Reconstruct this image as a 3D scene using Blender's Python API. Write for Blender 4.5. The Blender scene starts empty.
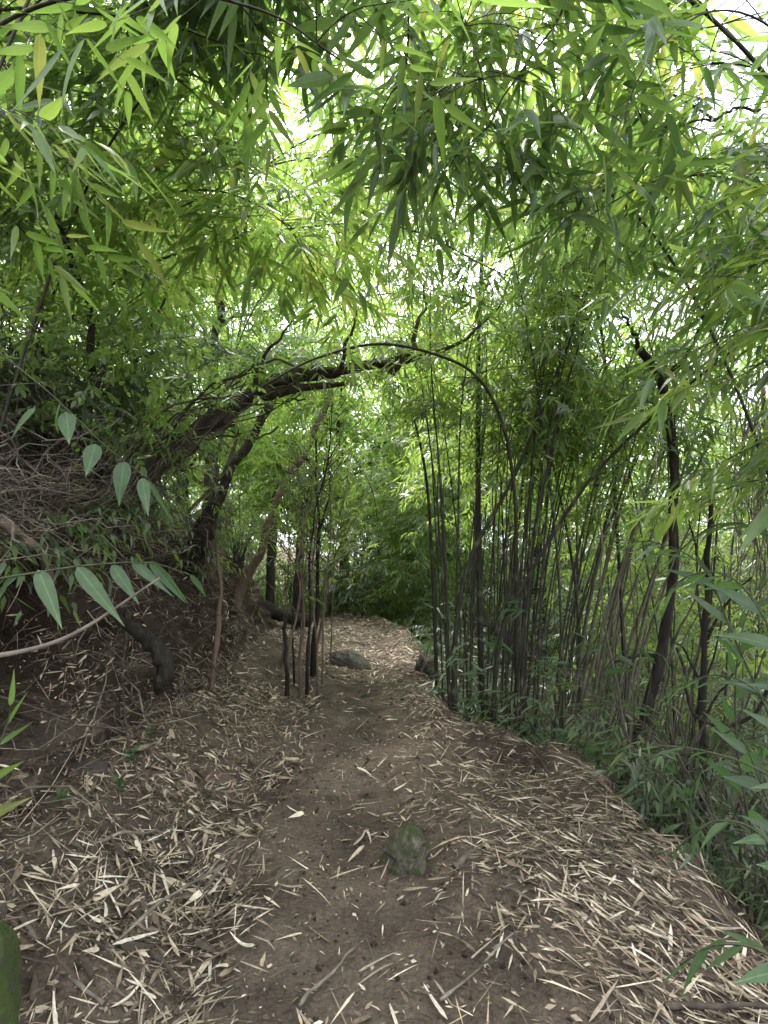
import bpy, math, random
import numpy as np
from math import radians, sin, cos, pi

SEED = 11
rng = np.random.default_rng(SEED)
random.seed(SEED)
S = bpy.context.scene
COL = S.collection
U = rng.uniform

# ------------------------------------------------------------------ camera
CAMZ, F, HOR = 1.5, 559.0, 560.0
TH = math.atan((HOR - 512) / F)
cam_d = bpy.data.cameras.new('camera')
cam_d.sensor_fit = 'VERTICAL'
cam_d.sensor_height = 24.0
cam_d.lens = F / 1024 * 24.0
cam_d.clip_start = 0.03
cam_d.clip_end = 1500
cam = bpy.data.objects.new('camera', cam_d)
COL.objects.link(cam)
cam.location = (0, 0, CAMZ)
cam.rotation_euler = (pi / 2 + TH, 0, 0)
S.camera = cam


def P(px, py, Y):
    """point of the place seen at a pixel of the photograph, Y metres ahead"""
    u, v = (px - 384) / F, (512 - py) / F
    t = Y / (cos(TH) - v * sin(TH))
    return np.array([u * t, Y, CAMZ + t * (sin(TH) + v * cos(TH))])


# ------------------------------------------------------------------ noise
def _hash(ix, iy, s):
    h = (ix * 374761393 + iy * 668265263 + s * 974634777) & 0x7fffffff
    h = ((h ^ (h >> 13)) * 1274126177) & 0x7fffffff
    return ((h ^ (h >> 16)) & 0xffff) / 65535.0


def vnoise(x, y, s=0):
    x = np.asarray(x, float); y = np.asarray(y, float)
    ix, iy = np.floor(x).astype(np.int64), np.floor(y).astype(np.int64)
    fx, fy = x - ix, y - iy
    fx = fx * fx * (3 - 2 * fx); fy = fy * fy * (3 - 2 * fy)
    a = _hash(ix, iy, s); b = _hash(ix + 1, iy, s); c = _hash(ix, iy + 1, s); d = _hash(ix + 1, iy + 1, s)
    return (a * (1 - fx) + b * fx) * (1 - fy) + (c * (1 - fx) + d * fx) * fy - .5


def fbm(x, y, o=4, s=0):
    r = 0; a = 1.
    for k in range(o):
        r = r + a * vnoise(np.asarray(x) * 2 ** k, np.asarray(y) * 2 ** k, s + k)
        a *= .5
    return r


def sstep(a, b, x):
    t = np.clip((np.asarray(x, float) - a) / (b - a), 0, 1)
    return t * t * (3 - 2 * t)


# ------------------------------------------------------------------ terrain
def xc(y):
    return np.interp(y, [-5, 0, 2, 4, 6, 8, 10, 11.5, 13, 15, 18, 40], [0, -.05, -.1, -.18, -.28, -.25, -.15, -.45, -1.4, -3.6, -7, -30])


def toe(y):
    return np.interp(y, [-5, 0, 2.5, 3.5, 5, 7, 9, 11, 13, 15, 18, 40], [-1.7, -1.7, -1.74, -1.84, -1.80, -1.85, -1.9, -2.1, -3.0, -5.2, -8.6, -32])


def edge(y):
    return np.interp(y, [-5, 0, 2, 3, 4, 4.6, 5.2, 6, 8, 10, 12, 14, 16, 18, 40], [1.2, 1.3, 1.42, 1.5, 1.36, 1.05, .72, .55, .45, .45, .45, -.2, -1.8, -4.5, -28])


def bank_h(y):
    return np.interp(y, [-5, 1, 2.6, 3.2, 4.2, 5, 7, 9, 12, 16, 40], [1.2, 1.2, 1.15, 1.25, 1.75, 1.8, 1.3, 1.15, 1.0, .9, .8])


def H(x, y, micro=True):
    x = np.asarray(x, float); y = np.asarray(y, float)
    z = 0 * x
    t = toe(y) - x
    ramp = sstep(-1.0, 0.05, t)
    z = z + .27 * ramp
    face = np.clip(t / .55, 0, 1)
    z = z + bank_h(y) * (face * .75 + .25 * sstep(0, 1, face))
    z = z + np.where(t > .55, np.minimum((t - .55) * .34, 9), 0)
    e = x - edge(y) + .16 * fbm(x * .9 + y * 2.2, y * 2.4, 3, 91)
    z = z + .09 * np.exp(-((e + .12) / .28) ** 2) * sstep(1.5, 3.2, y) + .15 * np.exp(-((e + .1) / .25) ** 2) * np.exp(-((y - 4.3) / .9) ** 2)
    drop = np.where(e > 0, np.where(e < 1.6, e * .8, 1.28 + np.minimum(e - 1.6, 3) * .1), 0)
    z = z - drop + np.clip(e - 8, 0, 40) * .12
    z = z - .1 * sstep(-.8, 0.15, e) * (1 - sstep(4, 7, y))
    z = z - .035 * np.exp(-((x - xc(y)) / .35) ** 2)
    if micro:
        off = sstep(.3, .7, np.abs(x - xc(y)))
        z = z + fbm(x * 1.1, y * 1.1, 3, 3) * .1 * (.4 + off) + fbm(x * 6, y * 6, 4, 9) * (.022 + .035 * off)
        z = z + sstep(0, .3, t) * fbm(x * 2.3, y * 2.3, 5, 21) * .28
    return z


def ground_xyz(x, y):
    z = H(x, y)
    t = toe(y) - x
    f = np.clip(t / .55, 0, 1)
    hol = np.exp(-((y - 3.25) / .5) ** 4)
    shift = -1.3 * hol * np.sin(pi * np.clip((f - .08) * 1.15, 0, 1)) ** .7 + .26 * np.exp(-((f - 1) / .22) ** 2) * np.exp(-((y - 3.4) / 1.4) ** 2)
    shift = shift * (t < 1.2) + .22 * fbm(y * 2.1, z * 2.6, 4, 44) * np.sin(pi * f)
    rough = sstep(-.1, .1, t) * (1 - sstep(.9, 1.3, t))
    shift = shift + rough * (.09 * fbm(y * 7, z * 8, 4, 51) + .10 * np.abs(fbm(y * 3.3, z * 3.7, 3, 57)))
    z = z + rough * .07 * fbm(x * 9 + y * 3, y * 8, 4, 63)
    return np.stack([x + shift, y, z], -1)


def Hs(x, y):
    return float(H(np.array([x]), np.array([y]))[0])


def on(x, y, dz=0.):
    return np.array([x, y, Hs(x, y) + dz])


# ------------------------------------------------------------------ mesh helpers
class MB:
    def __init__(s):
        s.v, s.f, s.n, s.at = [], [], 0, {}

    def add(s, v, faces, at=None):
        """faces: int array (m,k); at: two numbers per vertex (along and across a leaf, or the ring of a culm)"""
        v = np.asarray(v, float).reshape(-1, 3)
        if len(v) == 0: return
        for fa in (faces if isinstance(faces, (list, tuple)) else [faces]):
            s.f.append(np.asarray(fa, np.int64) + s.n)
        s.v.append(v); s.n += len(v)
        if at is not None: s.at[s.n - len(v)] = np.asarray(at, float).reshape(-1, 2)

    def tube(s, pts, rad, sides=6, cap=False):
        pts = np.asarray(pts, float); n = len(pts)
        rad = np.asarray(rad, float)
        if rad.ndim == 0: rad = np.full(n, float(rad))
        if rad.ndim == 1: rad = np.repeat(rad[:, None], sides, 1)
        T = np.gradient(pts, axis=0)
        T /= np.linalg.norm(T, axis=1, keepdims=True) + 1e-9
        a = np.array([1., 0, 0]) if abs(T[0][0]) < .8 else np.array([0, 1., 0])
        ns = []
        N = a - T[0] * a.dot(T[0])
        for i in range(n):
            N = N - T[i] * N.dot(T[i]); N /= np.linalg.norm(N) + 1e-9
            ns.append(N)
        N = np.array(ns); B = np.cross(T, N)
        ang = np.arange(sides) / sides * 2 * pi
        v = pts[:, None] + rad[:, :, None] * (np.cos(ang)[None, :, None] * N[:, None] + np.sin(ang)[None, :, None] * B[:, None])
        i = np.arange(n - 1)[:, None] * sides; j = np.arange(sides)[None]; k = (j + 1) % sides
        q = np.stack([i + j, i + k, i + sides + k, i + sides + j], -1).reshape(-1, 4)
        fs = [q]
        if cap: fs += [np.arange(sides)[None, ::-1], (np.arange(sides) + (n - 1) * sides)[None]]
        s.add(v.reshape(-1, 3), fs)

    def mesh(s, name, mat, smooth=True):
        me = bpy.data.meshes.new(name)
        if s.n:
            v = np.concatenate(s.v)
            loops = np.concatenate([f.reshape(-1) for f in s.f])
            tot = np.concatenate([np.full(len(f), f.shape[1]) for f in s.f])
            st = np.concatenate([[0], np.cumsum(tot)[:-1]])
            me.vertices.add(len(v)); me.vertices.foreach_set('co', v.astype(np.float32).ravel())
            me.loops.add(len(loops)); me.loops.foreach_set('vertex_index', loops.astype(np.int32))
            me.polygons.add(len(tot)); me.polygons.foreach_set('loop_start', st.astype(np.int32)); me.polygons.foreach_set('loop_total', tot.astype(np.int32))
            if smooth: me.polygons.foreach_set('use_smooth', np.ones(len(tot), bool))
            if s.at:
                A = np.zeros((len(v), 2), np.float32)
                for k, a in s.at.items(): A[k:k + len(a)] = a
                me.attributes.new('marks', 'FLOAT2', 'POINT').data.foreach_set('vector', A.ravel())
            me.update(calc_edges=True)
        me.materials.append(mat)
        return me

    def build(s, name, mat, parent=None, smooth=True, loc=None):
        o = bpy.data.objects.new(name, s.mesh(name, mat, smooth))
        COL.objects.link(o)
        if parent is not None: o.parent = parent
        if loc is not None: o.location = [float(c) for c in loc]
        return o


def tag(o, label=None, cat=None, group=None, kind=None):
    if label: o['label'] = label
    if cat: o['category'] = cat
    if group: o['group'] = group
    if kind: o['kind'] = kind
    return o


def empty(name, loc, label, cat, group=None):
    o = bpy.data.objects.new(name, None); COL.objects.link(o)
    o.location = [float(c) for c in loc]; o.empty_display_size = .1
    return tag(o, label, cat, group)


def dup(root, loc, rz, sc=1., label=None, group=None):
    r = root.copy(); COL.objects.link(r)
    r.location = [float(c) for c in loc]; r.rotation_euler = (0, 0, float(rz)); r.scale = (sc, sc, sc)
    if label: r['label'] = label
    if group: r['group'] = group
    for ch in list(root.children):
        c = ch.copy(); COL.objects.link(c); c.parent = r
        for g in list(ch.children):
            d = g.copy(); COL.objects.link(d); d.parent = c
    return r


def spline(pts, n=40):
    """Catmull-Rom through pts, resampled evenly"""
    p = np.asarray(pts, float)
    p = np.vstack([2 * p[0] - p[1], p, 2 * p[-1] - p[-2]])
    out = []
    for i in range(1, len(p) - 2):
        t = np.linspace(0, 1, 24, endpoint=False)[:, None]
        a, b, c, d = p[i - 1], p[i], p[i + 1], p[i + 2]
        out.append(.5 * ((2 * b) + (-a + c) * t + (2 * a - 5 * b + 4 * c - d) * t ** 2 + (-a + 3 * b - 3 * c + d) * t ** 3))
    out.append(p[-2][None])
    o = np.vstack(out)
    L = np.concatenate([[0], np.cumsum(np.linalg.norm(np.diff(o, axis=0), axis=1))])
    s = np.linspace(0, L[-1], n)
    return np.stack([np.interp(s, L, o[:, k]) for k in range(3)], 1)


def plen(p):
    return float(np.linalg.norm(np.diff(p, axis=0), axis=1).sum())


def wob(p, amp, seed=0, fr=1.):
    """gentle natural wobble along a path"""
    n = len(p); t = np.linspace(0, 1, n) * fr * 5
    q = p.copy()
    w = np.minimum(1, np.arange(n) / (n * .15 + 1e-6))
    for k in range(3):
        q[:, k] += amp * fbm(t, np.full(n, seed * 7.3 + k * 19.1), 3, 5) * w
    return q


# ------------------------------------------------------------------ leaves
def leaf_template(lod, droop, shape='lance', fold=.15):
    if shape == 'lance':
        prof = lambda t: .53 * np.clip(np.sin(pi * np.clip(t, 0, 1) ** .6), 0, 1) ** .95 * (1.12 - .45 * t)
    elif shape == 'oval':
        prof = lambda t: np.sqrt(np.clip(1 - ((t - .48) / .52) ** 2, 0, 1)) * .5 * (1 - .35 * t)
    ts = {0: [0, .05, .13, .24, .38, .54, .7, .85, .95, 1], 1: [0, .28, .68, 1], 2: [0, .4, 1]}[lod]
    V = []; Fq = []; Ft = []
    dz = lambda t: -droop * t * t
    if lod == 2:
        w = .5
        V = [[0, 0, 0], [.38, w, dz(.38) - .02], [1, 0, dz(1)], [.38, -w, dz(.38) - .02]]
        return np.array(V), [np.array([[0, 3, 2, 1]])]
    V.append([0, 0, 0])
    for t in ts[1:-1]:
        w = float(prof(np.array(t)))
        if lod == 0:
            V += [[t, w, dz(t) - fold * w * .3 + .0], [t, 0, dz(t) - fold * .35 * w], [t, -w, dz(t) - fold * w * .3]]
            V[-3][2] += fold * w * .35; V[-1][2] += fold * w * .35
        else:
            V += [[t, w, dz(t)], [t, -w, dz(t)]]
    V.append([1, 0, dz(1)])
    k = 3 if lod == 0 else 2
    m = len(ts) - 2
    tip = 1 + m * k
    for j in range(k - 1):
        Ft.append([0, 1 + j + 1, 1 + j]); Ft.append([tip, 1 + (m - 1) * k + j, 1 + (m - 1) * k + j + 1])
        for i in range(m - 1):
            a = 1 + i * k + j
            Fq.append([a, a + 1, a + k + 1, a + k])
    return np.array(V), [np.array(Fq), np.array(Ft)]


_TPL = {}


def tpl(lod, shape):
    if (lod, shape) not in _TPL:
        _TPL[(lod, shape)] = [leaf_template(lod, d, shape) for d in (.05, .16, .3, -.05)]
    return _TPL[(lod, shape)]


def nrm(a):
    return a / (np.linalg.norm(a, axis=-1, keepdims=True) + 1e-9)


class Leaves:
    def __init__(s): s.a = []

    def add(s, pos, d, n, L, W):
        s.a.append((np.atleast_2d(pos), np.atleast_2d(d), np.atleast_2d(n), np.atleast_1d(L), np.atleast_1d(W)))

    def into(s, mb, lod=1, shape='lance'):
        if not s.a: return
        pos, d, n, L, W = [np.concatenate([x[i] for x in s.a]) for i in range(5)]
        X = nrm(d); Z = nrm(n - X * (n * X).sum(1, keepdims=True)); Y = np.cross(Z, X)
        pick = rng.integers(0, 4, len(pos))
        for k, (tv, tf) in enumerate(tpl(lod, shape)):
            m = pick == k
            if not m.any(): continue
            x, y, z, p, l, w = X[m], Y[m], Z[m], pos[m], L[m], W[m]
            v = p[:, None] + tv[None, :, 0:1] * l[:, None, None] * x[:, None] + tv[None, :, 1:2] * w[:, None, None] * y[:, None] + tv[None, :, 2:3] * l[:, None, None] * z[:, None]
            N = len(p); nv = len(tv)
            fs = [(f[None] + (np.arange(N) * nv)[:, None, None]).reshape(-1, f.shape[1]) for f in tf if len(f)]
            mb.add(v.reshape(-1, 3), fs, np.tile(np.stack([tv[:, 0], tv[:, 1] + 2], 1), (N, 1)) if lod == 0 else None)

    def count(s): return sum(len(x[0]) for x in s.a)


def spray_tpl(n, tw=2.0, wr=.155):
    """one leafy twig: unit = leaf length; twig along +X, z is up"""
    t = np.linspace(.3, 1, n) ** 1.0
    dr = U(.15, .5)
    pos = np.stack([t * tw, U(-.05, .05, n), -dr * t * t * tw * .4], 1)
    side = np.where(np.arange(n) % 2 == 0, 1., -1.)
    ang = np.radians(U(22, 62, n)); ang[-1] = radians(U(-10, 10)); ang[-2] *= .7
    d = np.stack([np.cos(ang), side * np.sin(ang), -U(.05, .75, n)], 1)
    nn = np.stack([U(-.2, .6, n), U(-.5, .5, n), np.ones(n)], 1)
    L = U(.7, 1.15, n) * np.linspace(.85, 1.1, n)
    W = L * U(wr * .8, wr * 1.2, n)
    twig = np.stack([np.linspace(0, 1, 5) * tw, np.zeros(5), -dr * np.linspace(0, 1, 5) ** 2 * tw * .4], 1)
    return pos, d, nn, L, W, twig


SPR = [spray_tpl(int(k)) for k in rng.integers(5, 10, 16)]
SPR_BROAD = [spray_tpl(int(k), 3.0, .45) for k in rng.integers(5, 9, 12)]


def rotm(yaw, pitch, roll):
    cy, sy, cp, sp, cr, sr = np.cos(yaw), np.sin(yaw), np.cos(pitch), np.sin(pitch), np.cos(roll), np.sin(roll)
    z = np.zeros_like(yaw); o = np.ones_like(yaw)
    Rz = np.stack([np.stack([cy, -sy, z], -1), np.stack([sy, cy, z], -1), np.stack([z, z, o], -1)], -2)
    Ry = np.stack([np.stack([cp, z, -sp], -1), np.stack([z, o, z], -1), np.stack([sp, z, cp], -1)], -2)
    Rx = np.stack([np.stack([o, z, z], -1), np.stack([z, cr, -sr], -1), np.stack([z, sr, cr], -1)], -2)
    return Rz @ Ry @ Rx


def put_sprays(lv, tw, p, yaw, pitch, roll, sc, tpls=SPR, twig_r=.0):
    p = np.asarray(p); N = len(p)
    if N == 0: return
    M = rotm(np.asarray(yaw), np.asarray(pitch), np.asarray(roll))
    pick = rng.integers(0, len(tpls), N)
    for k, (pos, d, nn, L, W, twig) in enumerate(tpls):
        m = pick == k
        if not m.any(): continue
        R = M[m]; s = np.asarray(sc)[m]; c = p[m]
        q = c[:, None] + np.einsum('nij,mj->nmi', R, pos) * s[:, None, None]
        dd = np.einsum('nij,mj->nmi', R, d) + U(-.18, .18, (m.sum(), len(pos), 3))
        nv = np.einsum('nij,mj->nmi', R, nn) + U(-.3, .3, (m.sum(), len(pos), 3))
        lv.add(q.reshape(-1, 3), dd.reshape(-1, 3), nv.reshape(-1, 3), (L[None] * s[:, None]).ravel(), (W[None] * s[:, None]).ravel())
        if tw is not None and twig_r > 0:
            for R1, s1, c1 in zip(R, s, c):
                tw.tube(c1 + (twig @ R1.T) * s1, np.linspace(twig_r, twig_r * .4, 5), 3)


# ------------------------------------------------------------------ materials
def mat_new(name):
    m = bpy.data.materials.new(name); m.use_nodes = True
    nt = m.node_tree; nt.nodes.clear()
    out = nt.nodes.new('ShaderNodeOutputMaterial')
    return m, nt, out


def ramp(nt, stops, interp='LINEAR'):
    r = nt.nodes.new('ShaderNodeValToRGB'); r.color_ramp.interpolation = interp
    els = r.color_ramp.elements
    while len(els) < len(stops): els.new(.5)
    for e, (p, c) in zip(els, stops): e.position = p; e.color = (*c, 1)
    return r


def rand_value(nt):
    """a number per leaf, different again for each copy"""
    g = nt.nodes.new('ShaderNodeNewGeometry'); oi = nt.nodes.new('ShaderNodeObjectInfo')
    a = nt.nodes.new('ShaderNodeMath'); a.operation = 'ADD'
    nt.links.new(g.outputs['Random Per Island'], a.inputs[0]); nt.links.new(oi.outputs['Random'], a.inputs[1])
    f = nt.nodes.new('ShaderNodeMath'); f.operation = 'FRACT'; nt.links.new(a.outputs[0], f.inputs[0])
    return f.outputs[0]


def leaf_mat(name, cols, tcols, trans=.45, rough=.42, spec=.5):
    m, nt, out = mat_new(name)
    rv = rand_value(nt)
    n = len(cols)
    r1 = ramp(nt, [(i / (n - 1), c) for i, c in enumerate(cols)]); nt.links.new(rv, r1.inputs[0])
    r2 = ramp(nt, [(i / (n - 1), c) for i, c in enumerate(tcols)]); nt.links.new(rv, r2.inputs[0])
    # faint mottling inside each leaf
    tc = nt.nodes.new('ShaderNodeTexCoord'); nz = nt.nodes.new('ShaderNodeTexNoise'); nz.inputs['Scale'].default_value = 45
    nt.links.new(tc.outputs['Object'], nz.inputs['Vector'])
    mr = nt.nodes.new('ShaderNodeMapRange'); mr.inputs[1].default_value = .3; mr.inputs[2].default_value = .7; mr.inputs[3].default_value = .8; mr.inputs[4].default_value = 1.2
    nt.links.new(nz.outputs[0], mr.inputs[0])
    mx = nt.nodes.new('ShaderNodeVectorMath'); mx.operation = 'SCALE'
    nt.links.new(r1.outputs[0], mx.inputs[0]); nt.links.new(mr.outputs[0], mx.inputs['Scale'])
    at = nt.nodes.new('ShaderNodeAttribute'); at.attribute_name = 'marks'; sp = nt.nodes.new('ShaderNodeSeparateXYZ'); nt.links.new(at.outputs['Vector'], sp.inputs[0])
    def mth(op, a, b):
        n_ = nt.nodes.new('ShaderNodeMath'); n_.operation = op
        for i_, q_ in enumerate((a, b)):
            if q_ is None: continue
            if isinstance(q_, (int, float)): n_.inputs[i_].default_value = q_
            else: nt.links.new(q_, n_.inputs[i_])
        return n_.outputs[0]
    off_ = mth('ABSOLUTE', mth('SUBTRACT', sp.outputs['Y'], 2.0), None)
    mid_ = mth('LESS_THAN', off_, .035)
    vein = mth('ADD', mth('MULTIPLY', mth('SINE', mth('MULTIPLY', sp.outputs['Y'], 120.0), None), .16), mth('ADD', mth('MULTIPLY', mid_, .9), 1.0))
    mv = nt.nodes.new('ShaderNodeVectorMath'); mv.operation = 'SCALE'; nt.links.new(mx.outputs[0], mv.inputs[0]); nt.links.new(vein, mv.inputs['Scale']); mx = mv
    p = nt.nodes.new('ShaderNodeBsdfPrincipled')
    nt.links.new(mx.outputs[0], p.inputs['Base Color'])
    p.inputs['Roughness'].default_value = rough
    p.inputs['Specular IOR Level'].default_value = spec
    t = nt.nodes.new('ShaderNodeBsdfTranslucent'); nt.links.new(r2.outputs[0], t.inputs['Color'])
    mix = nt.nodes.new('ShaderNodeMixShader'); mix.inputs[0].default_value = trans
    nt.links.new(p.outputs[0], mix.inputs[1]); nt.links.new(t.outputs[0], mix.inputs[2])
    nt.links.new(mix.outputs[0], out.inputs['Surface'])
    return m


def noise_mat(name, stops, scale=8, rough=.85, bump=.3, stretch=(1, 1, 1), detail=6, spec=.25, moss=None, bscale=None, coord='Object', bdist=.02):
    m, nt, out = mat_new(name)
    tc = nt.nodes.new('ShaderNodeTexCoord'); mp = nt.nodes.new('ShaderNodeMapping'); mp.inputs['Scale'].default_value = stretch
    nt.links.new(tc.outputs[coord], mp.inputs['Vector'])
    nz = nt.nodes.new('ShaderNodeTexNoise'); nz.inputs['Scale'].default_value = scale; nz.inputs['Detail'].default_value = detail; nz.inputs['Roughness'].default_value = .65
    nt.links.new(mp.outputs[0], nz.inputs['Vector'])
    r = ramp(nt, stops); nt.links.new(nz.outputs[0], r.inputs[0])
    col = r.outputs[0]
    if moss:
        mc, thr, ms = moss
        n2 = nt.nodes.new('ShaderNodeTexNoise'); n2.inputs['Scale'].default_value = ms; n2.inputs['Detail'].default_value = 5
        nt.links.new(tc.outputs[coord], n2.inputs['Vector'])
        g = nt.nodes.new('ShaderNodeNewGeometry'); sx = nt.nodes.new('ShaderNodeSeparateXYZ'); nt.links.new(g.outputs['Normal'], sx.inputs[0])
        ad = nt.nodes.new('ShaderNodeMath'); ad.operation = 'MULTIPLY_ADD'; ad.inputs[1].default_value = .22
        nt.links.new(sx.outputs['Z'], ad.inputs[0]); nt.links.new(n2.outputs[0], ad.inputs[2])
        mr = nt.nodes.new('ShaderNodeMapRange'); mr.inputs[1].default_value = thr; mr.inputs[2].default_value = thr + .14; nt.links.new(ad.outputs[0], mr.inputs[0])
        mx = nt.nodes.new('ShaderNodeMix'); mx.data_type = 'RGBA'; mx.inputs[7].default_value = (*mc, 1)
        nt.links.new(mr.outputs[0], mx.inputs[0]); nt.links.new(col, mx.inputs[6]); col = mx.outputs[2]
    p = nt.nodes.new('ShaderNodeBsdfPrincipled'); nt.links.new(col, p.inputs['Base Color'])
    p.inputs['Roughness'].default_value = rough; p.inputs['Specular IOR Level'].default_value = spec
    b = nt.nodes.new('ShaderNodeBump'); b.inputs['Strength'].default_value = bump; b.inputs['Distance'].default_value = bdist
    n3 = nt.nodes.new('ShaderNodeTexNoise'); n3.inputs['Scale'].default_value = bscale or scale * 3; n3.inputs['Detail'].default_value = 8; n3.inputs['Roughness'].default_value = .7
    nt.links.new(mp.outputs[0], n3.inputs['Vector']); nt.links.new(n3.outputs[0], b.inputs['Height']); nt.links.new(b.outputs[0], p.inputs['Normal'])
    nt.links.new(p.outputs[0], out.inputs['Surface'])
    return m


def ringed(m):
    """pale dusty rings at the joints of a culm"""
    nt = m.node_tree; p = [n for n in nt.nodes if n.type == 'BSDF_PRINCIPLED'][0]
    src = p.inputs['Base Color'].links[0].from_socket
    at = nt.nodes.new('ShaderNodeAttribute'); at.attribute_name = 'marks'; sp = nt.nodes.new('ShaderNodeSeparateXYZ'); nt.links.new(at.outputs['Vector'], sp.inputs[0])
    f = nt.nodes.new('ShaderNodeMath'); f.operation = 'MULTIPLY'; f.inputs[1].default_value = .34; nt.links.new(sp.outputs['X'], f.inputs[0])
    x = nt.nodes.new('ShaderNodeMix'); x.data_type = 'RGBA'; x.inputs[7].default_value = (.17, .155, .115, 1)
    nt.links.new(f.outputs[0], x.inputs[0]); nt.links.new(src, x.inputs[6]); nt.links.new(x.outputs[2], p.inputs['Base Color'])


def flake_mat(name, stops, trans=.15, rough=.7):
    m, nt, out = mat_new(name)
    rv = rand_value(nt)
    r = ramp(nt, stops); nt.links.new(rv, r.inputs[0])
    tc = nt.nodes.new('ShaderNodeTexCoord'); nz = nt.nodes.new('ShaderNodeTexNoise'); nz.inputs['Scale'].default_value = 60; nz.inputs['Detail'].default_value = 4
    nt.links.new(tc.outputs['Object'], nz.inputs['Vector'])
    mr = nt.nodes.new('ShaderNodeMapRange'); mr.inputs[1].default_value = .3; mr.inputs[2].default_value = .7; mr.inputs[3].default_value = .65; mr.inputs[4].default_value = 1.15
    nt.links.new(nz.outputs[0], mr.inputs[0])
    mx = nt.nodes.new('ShaderNodeVectorMath'); mx.operation = 'SCALE'; nt.links.new(r.outputs[0], mx.inputs[0]); nt.links.new(mr.outputs[0], mx.inputs['Scale'])
    p = nt.nodes.new('ShaderNodeBsdfPrincipled'); nt.links.new(mx.outputs[0], p.inputs['Base Color']); p.inputs['Roughness'].default_value = rough; p.inputs['Specular IOR Level'].default_value = .3
    t = nt.nodes.new('ShaderNodeBsdfTranslucent'); nt.links.new(mx.outputs[0], t.inputs['Color'])
    mix = nt.nodes.new('ShaderNodeMixShader'); mix.inputs[0].default_value = trans
    nt.links.new(p.outputs[0], mix.inputs[1]); nt.links.new(t.outputs[0], mix.inputs[2]); nt.links.new(mix.outputs[0], out.inputs['Surface'])
    return m


M_BAM = leaf_mat('bamboo_leaf', [(.030, .058, .016), (.048, .088, .022), (.066, .108, .026), (.056, .098, .032), (.10, .11, .035)],
                 [(.23, .40, .065), (.32, .50, .08), (.42, .58, .095), (.29, .46, .09), (.48, .51, .11)], .46, .36, .6)
M_BAMD = leaf_mat('shaded_bamboo_leaf', [(.020, .042, .018), (.032, .060, .022), (.046, .078, .026), (.036, .064, .028)],
                  [(.13, .235, .05), (.19, .32, .065), (.27, .40, .08), (.18, .30, .07)], .36, .34, .6)  # darker copy of the bamboo leaf, silhouette shade put into its colour
M_BROAD = leaf_mat('broad_leaf', [(.033, .064, .02), (.055, .095, .026), (.075, .112, .032)], [(.23, .40, .07), (.33, .49, .09), (.40, .54, .10)], .46, .38, .55)
M_UNDER = leaf_mat('undergrowth_leaf', [(.024, .042, .020), (.038, .062, .028), (.052, .080, .036), (.07, .08, .036)], [(.11, .19, .07), (.16, .26, .08), (.22, .32, .1), (.25, .3, .1)], .22, .42, .45)
M_GLOSSY = leaf_mat('glossy_leaf', [(.022, .043, .019), (.042, .072, .030)], [(.12, .25, .07), (.18, .33, .09)], .3, .5, .3)
M_FAR = leaf_mat('tree_leaf', [(.035, .065, .02), (.06, .10, .028), (.085, .13, .035), (.05, .08, .03)], [(.25, .43, .07), (.36, .55, .085), (.46, .63, .10), (.27, .44, .08)], .5)
M_CULM = noise_mat('bamboo_culm', [(.3, (.014, .016, .007)), (.55, (.034, .038, .017)), (.75, (.07, .07, .035))], 3, .55, .15, (6, 6, 1), spec=.25)
M_CULMDK = noise_mat('dark_culm', [(.3, (.009, .009, .006)), (.55, (.024, .022, .014)), (.75, (.055, .05, .03))], 3, .6, .15, (6, 6, 1), spec=.2)
M_CULMGR = noise_mat('weathered_culm', [(.3, (.028, .025, .017)), (.55, (.065, .058, .04)), (.75, (.12, .108, .08))], 3, .7, .2, (6, 6, 1.2))
for m_ in (M_CULM, M_CULMDK, M_CULMGR): ringed(m_)
M_BARK = noise_mat('dark_bark', [(.3, (.007, .0055, .004)), (.55, (.022, .018, .013)), (.75, (.055, .045, .034))], 7, .9, .9, (3, 3, .7), bscale=20, bdist=.03)
M_BARKMOSS = noise_mat('mossy_bark', [(.3, (.014, .0105, .008)), (.55, (.05, .04, .03)), (.75, (.12, .10, .075))], 7, .9, .9, (2, 2, 2), bscale=20, moss=((.045, .06, .02), .66, 6), bdist=.03)
M_BARKLT = noise_mat('brown_bark', [(.3, (.06, .042, .03)), (.55, (.12, .088, .063)), (.75, (.2, .155, .115))], 8, .9, .7, (3, 3, .6), bscale=22)
M_STICK = noise_mat('dead_wood', [(.3, (.045, .036, .028)), (.55, (.125, .105, .082)), (.75, (.28, .24, .19))], 10, .9, .4, (1, 1, 1))
M_STICKDK = noise_mat('damp_dead_wood', [(.3, (.02, .015, .012)), (.55, (.06, .046, .036)), (.75, (.11, .09, .07))], 10, .9, .4, (1, 1, 1))
M_ROCK = noise_mat('mossy_rock', [(.3, (.03, .025, .018)), (.5, (.075, .066, .048)), (.68, (.17, .155, .12))], 22, .95, 1.0, moss=((.036, .042, .015), .50, 19), bscale=40)
M_ROCKLT = noise_mat('grey_green_rock', [(.3, (.045, .042, .032)), (.55, (.095, .09, .07)), (.75, (.17, .16, .13))], 14, .9, .9, bscale=40)
M_MOSSROCK = noise_mat('moss_covered_rock', [(.3, (.03, .027, .02)), (.55, (.07, .065, .045)), (.75, (.12, .11, .08))], 14, .95, 1.0, moss=((.05, .07, .018), .36, 9), bscale=50)
M_ROCKGR = noise_mat('dark_rock', [(.3, (.018, .014, .011)), (.55, (.048, .039, .031)), (.75, (.09, .075, .06))], 9, .9, .8, moss=((.04, .05, .02), .72, 6), bscale=40)
LSTOPS = [(0, (.03, .022, .016)), (.36, (.085, .062, .045)), (.5, (.165, .122, .085)), (.7, (.29, .225, .157)), (.87, (.43, .35, .25)), (1, (.58, .50, .39))]
M_LITTER = flake_mat('dry_litter', LSTOPS)
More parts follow.
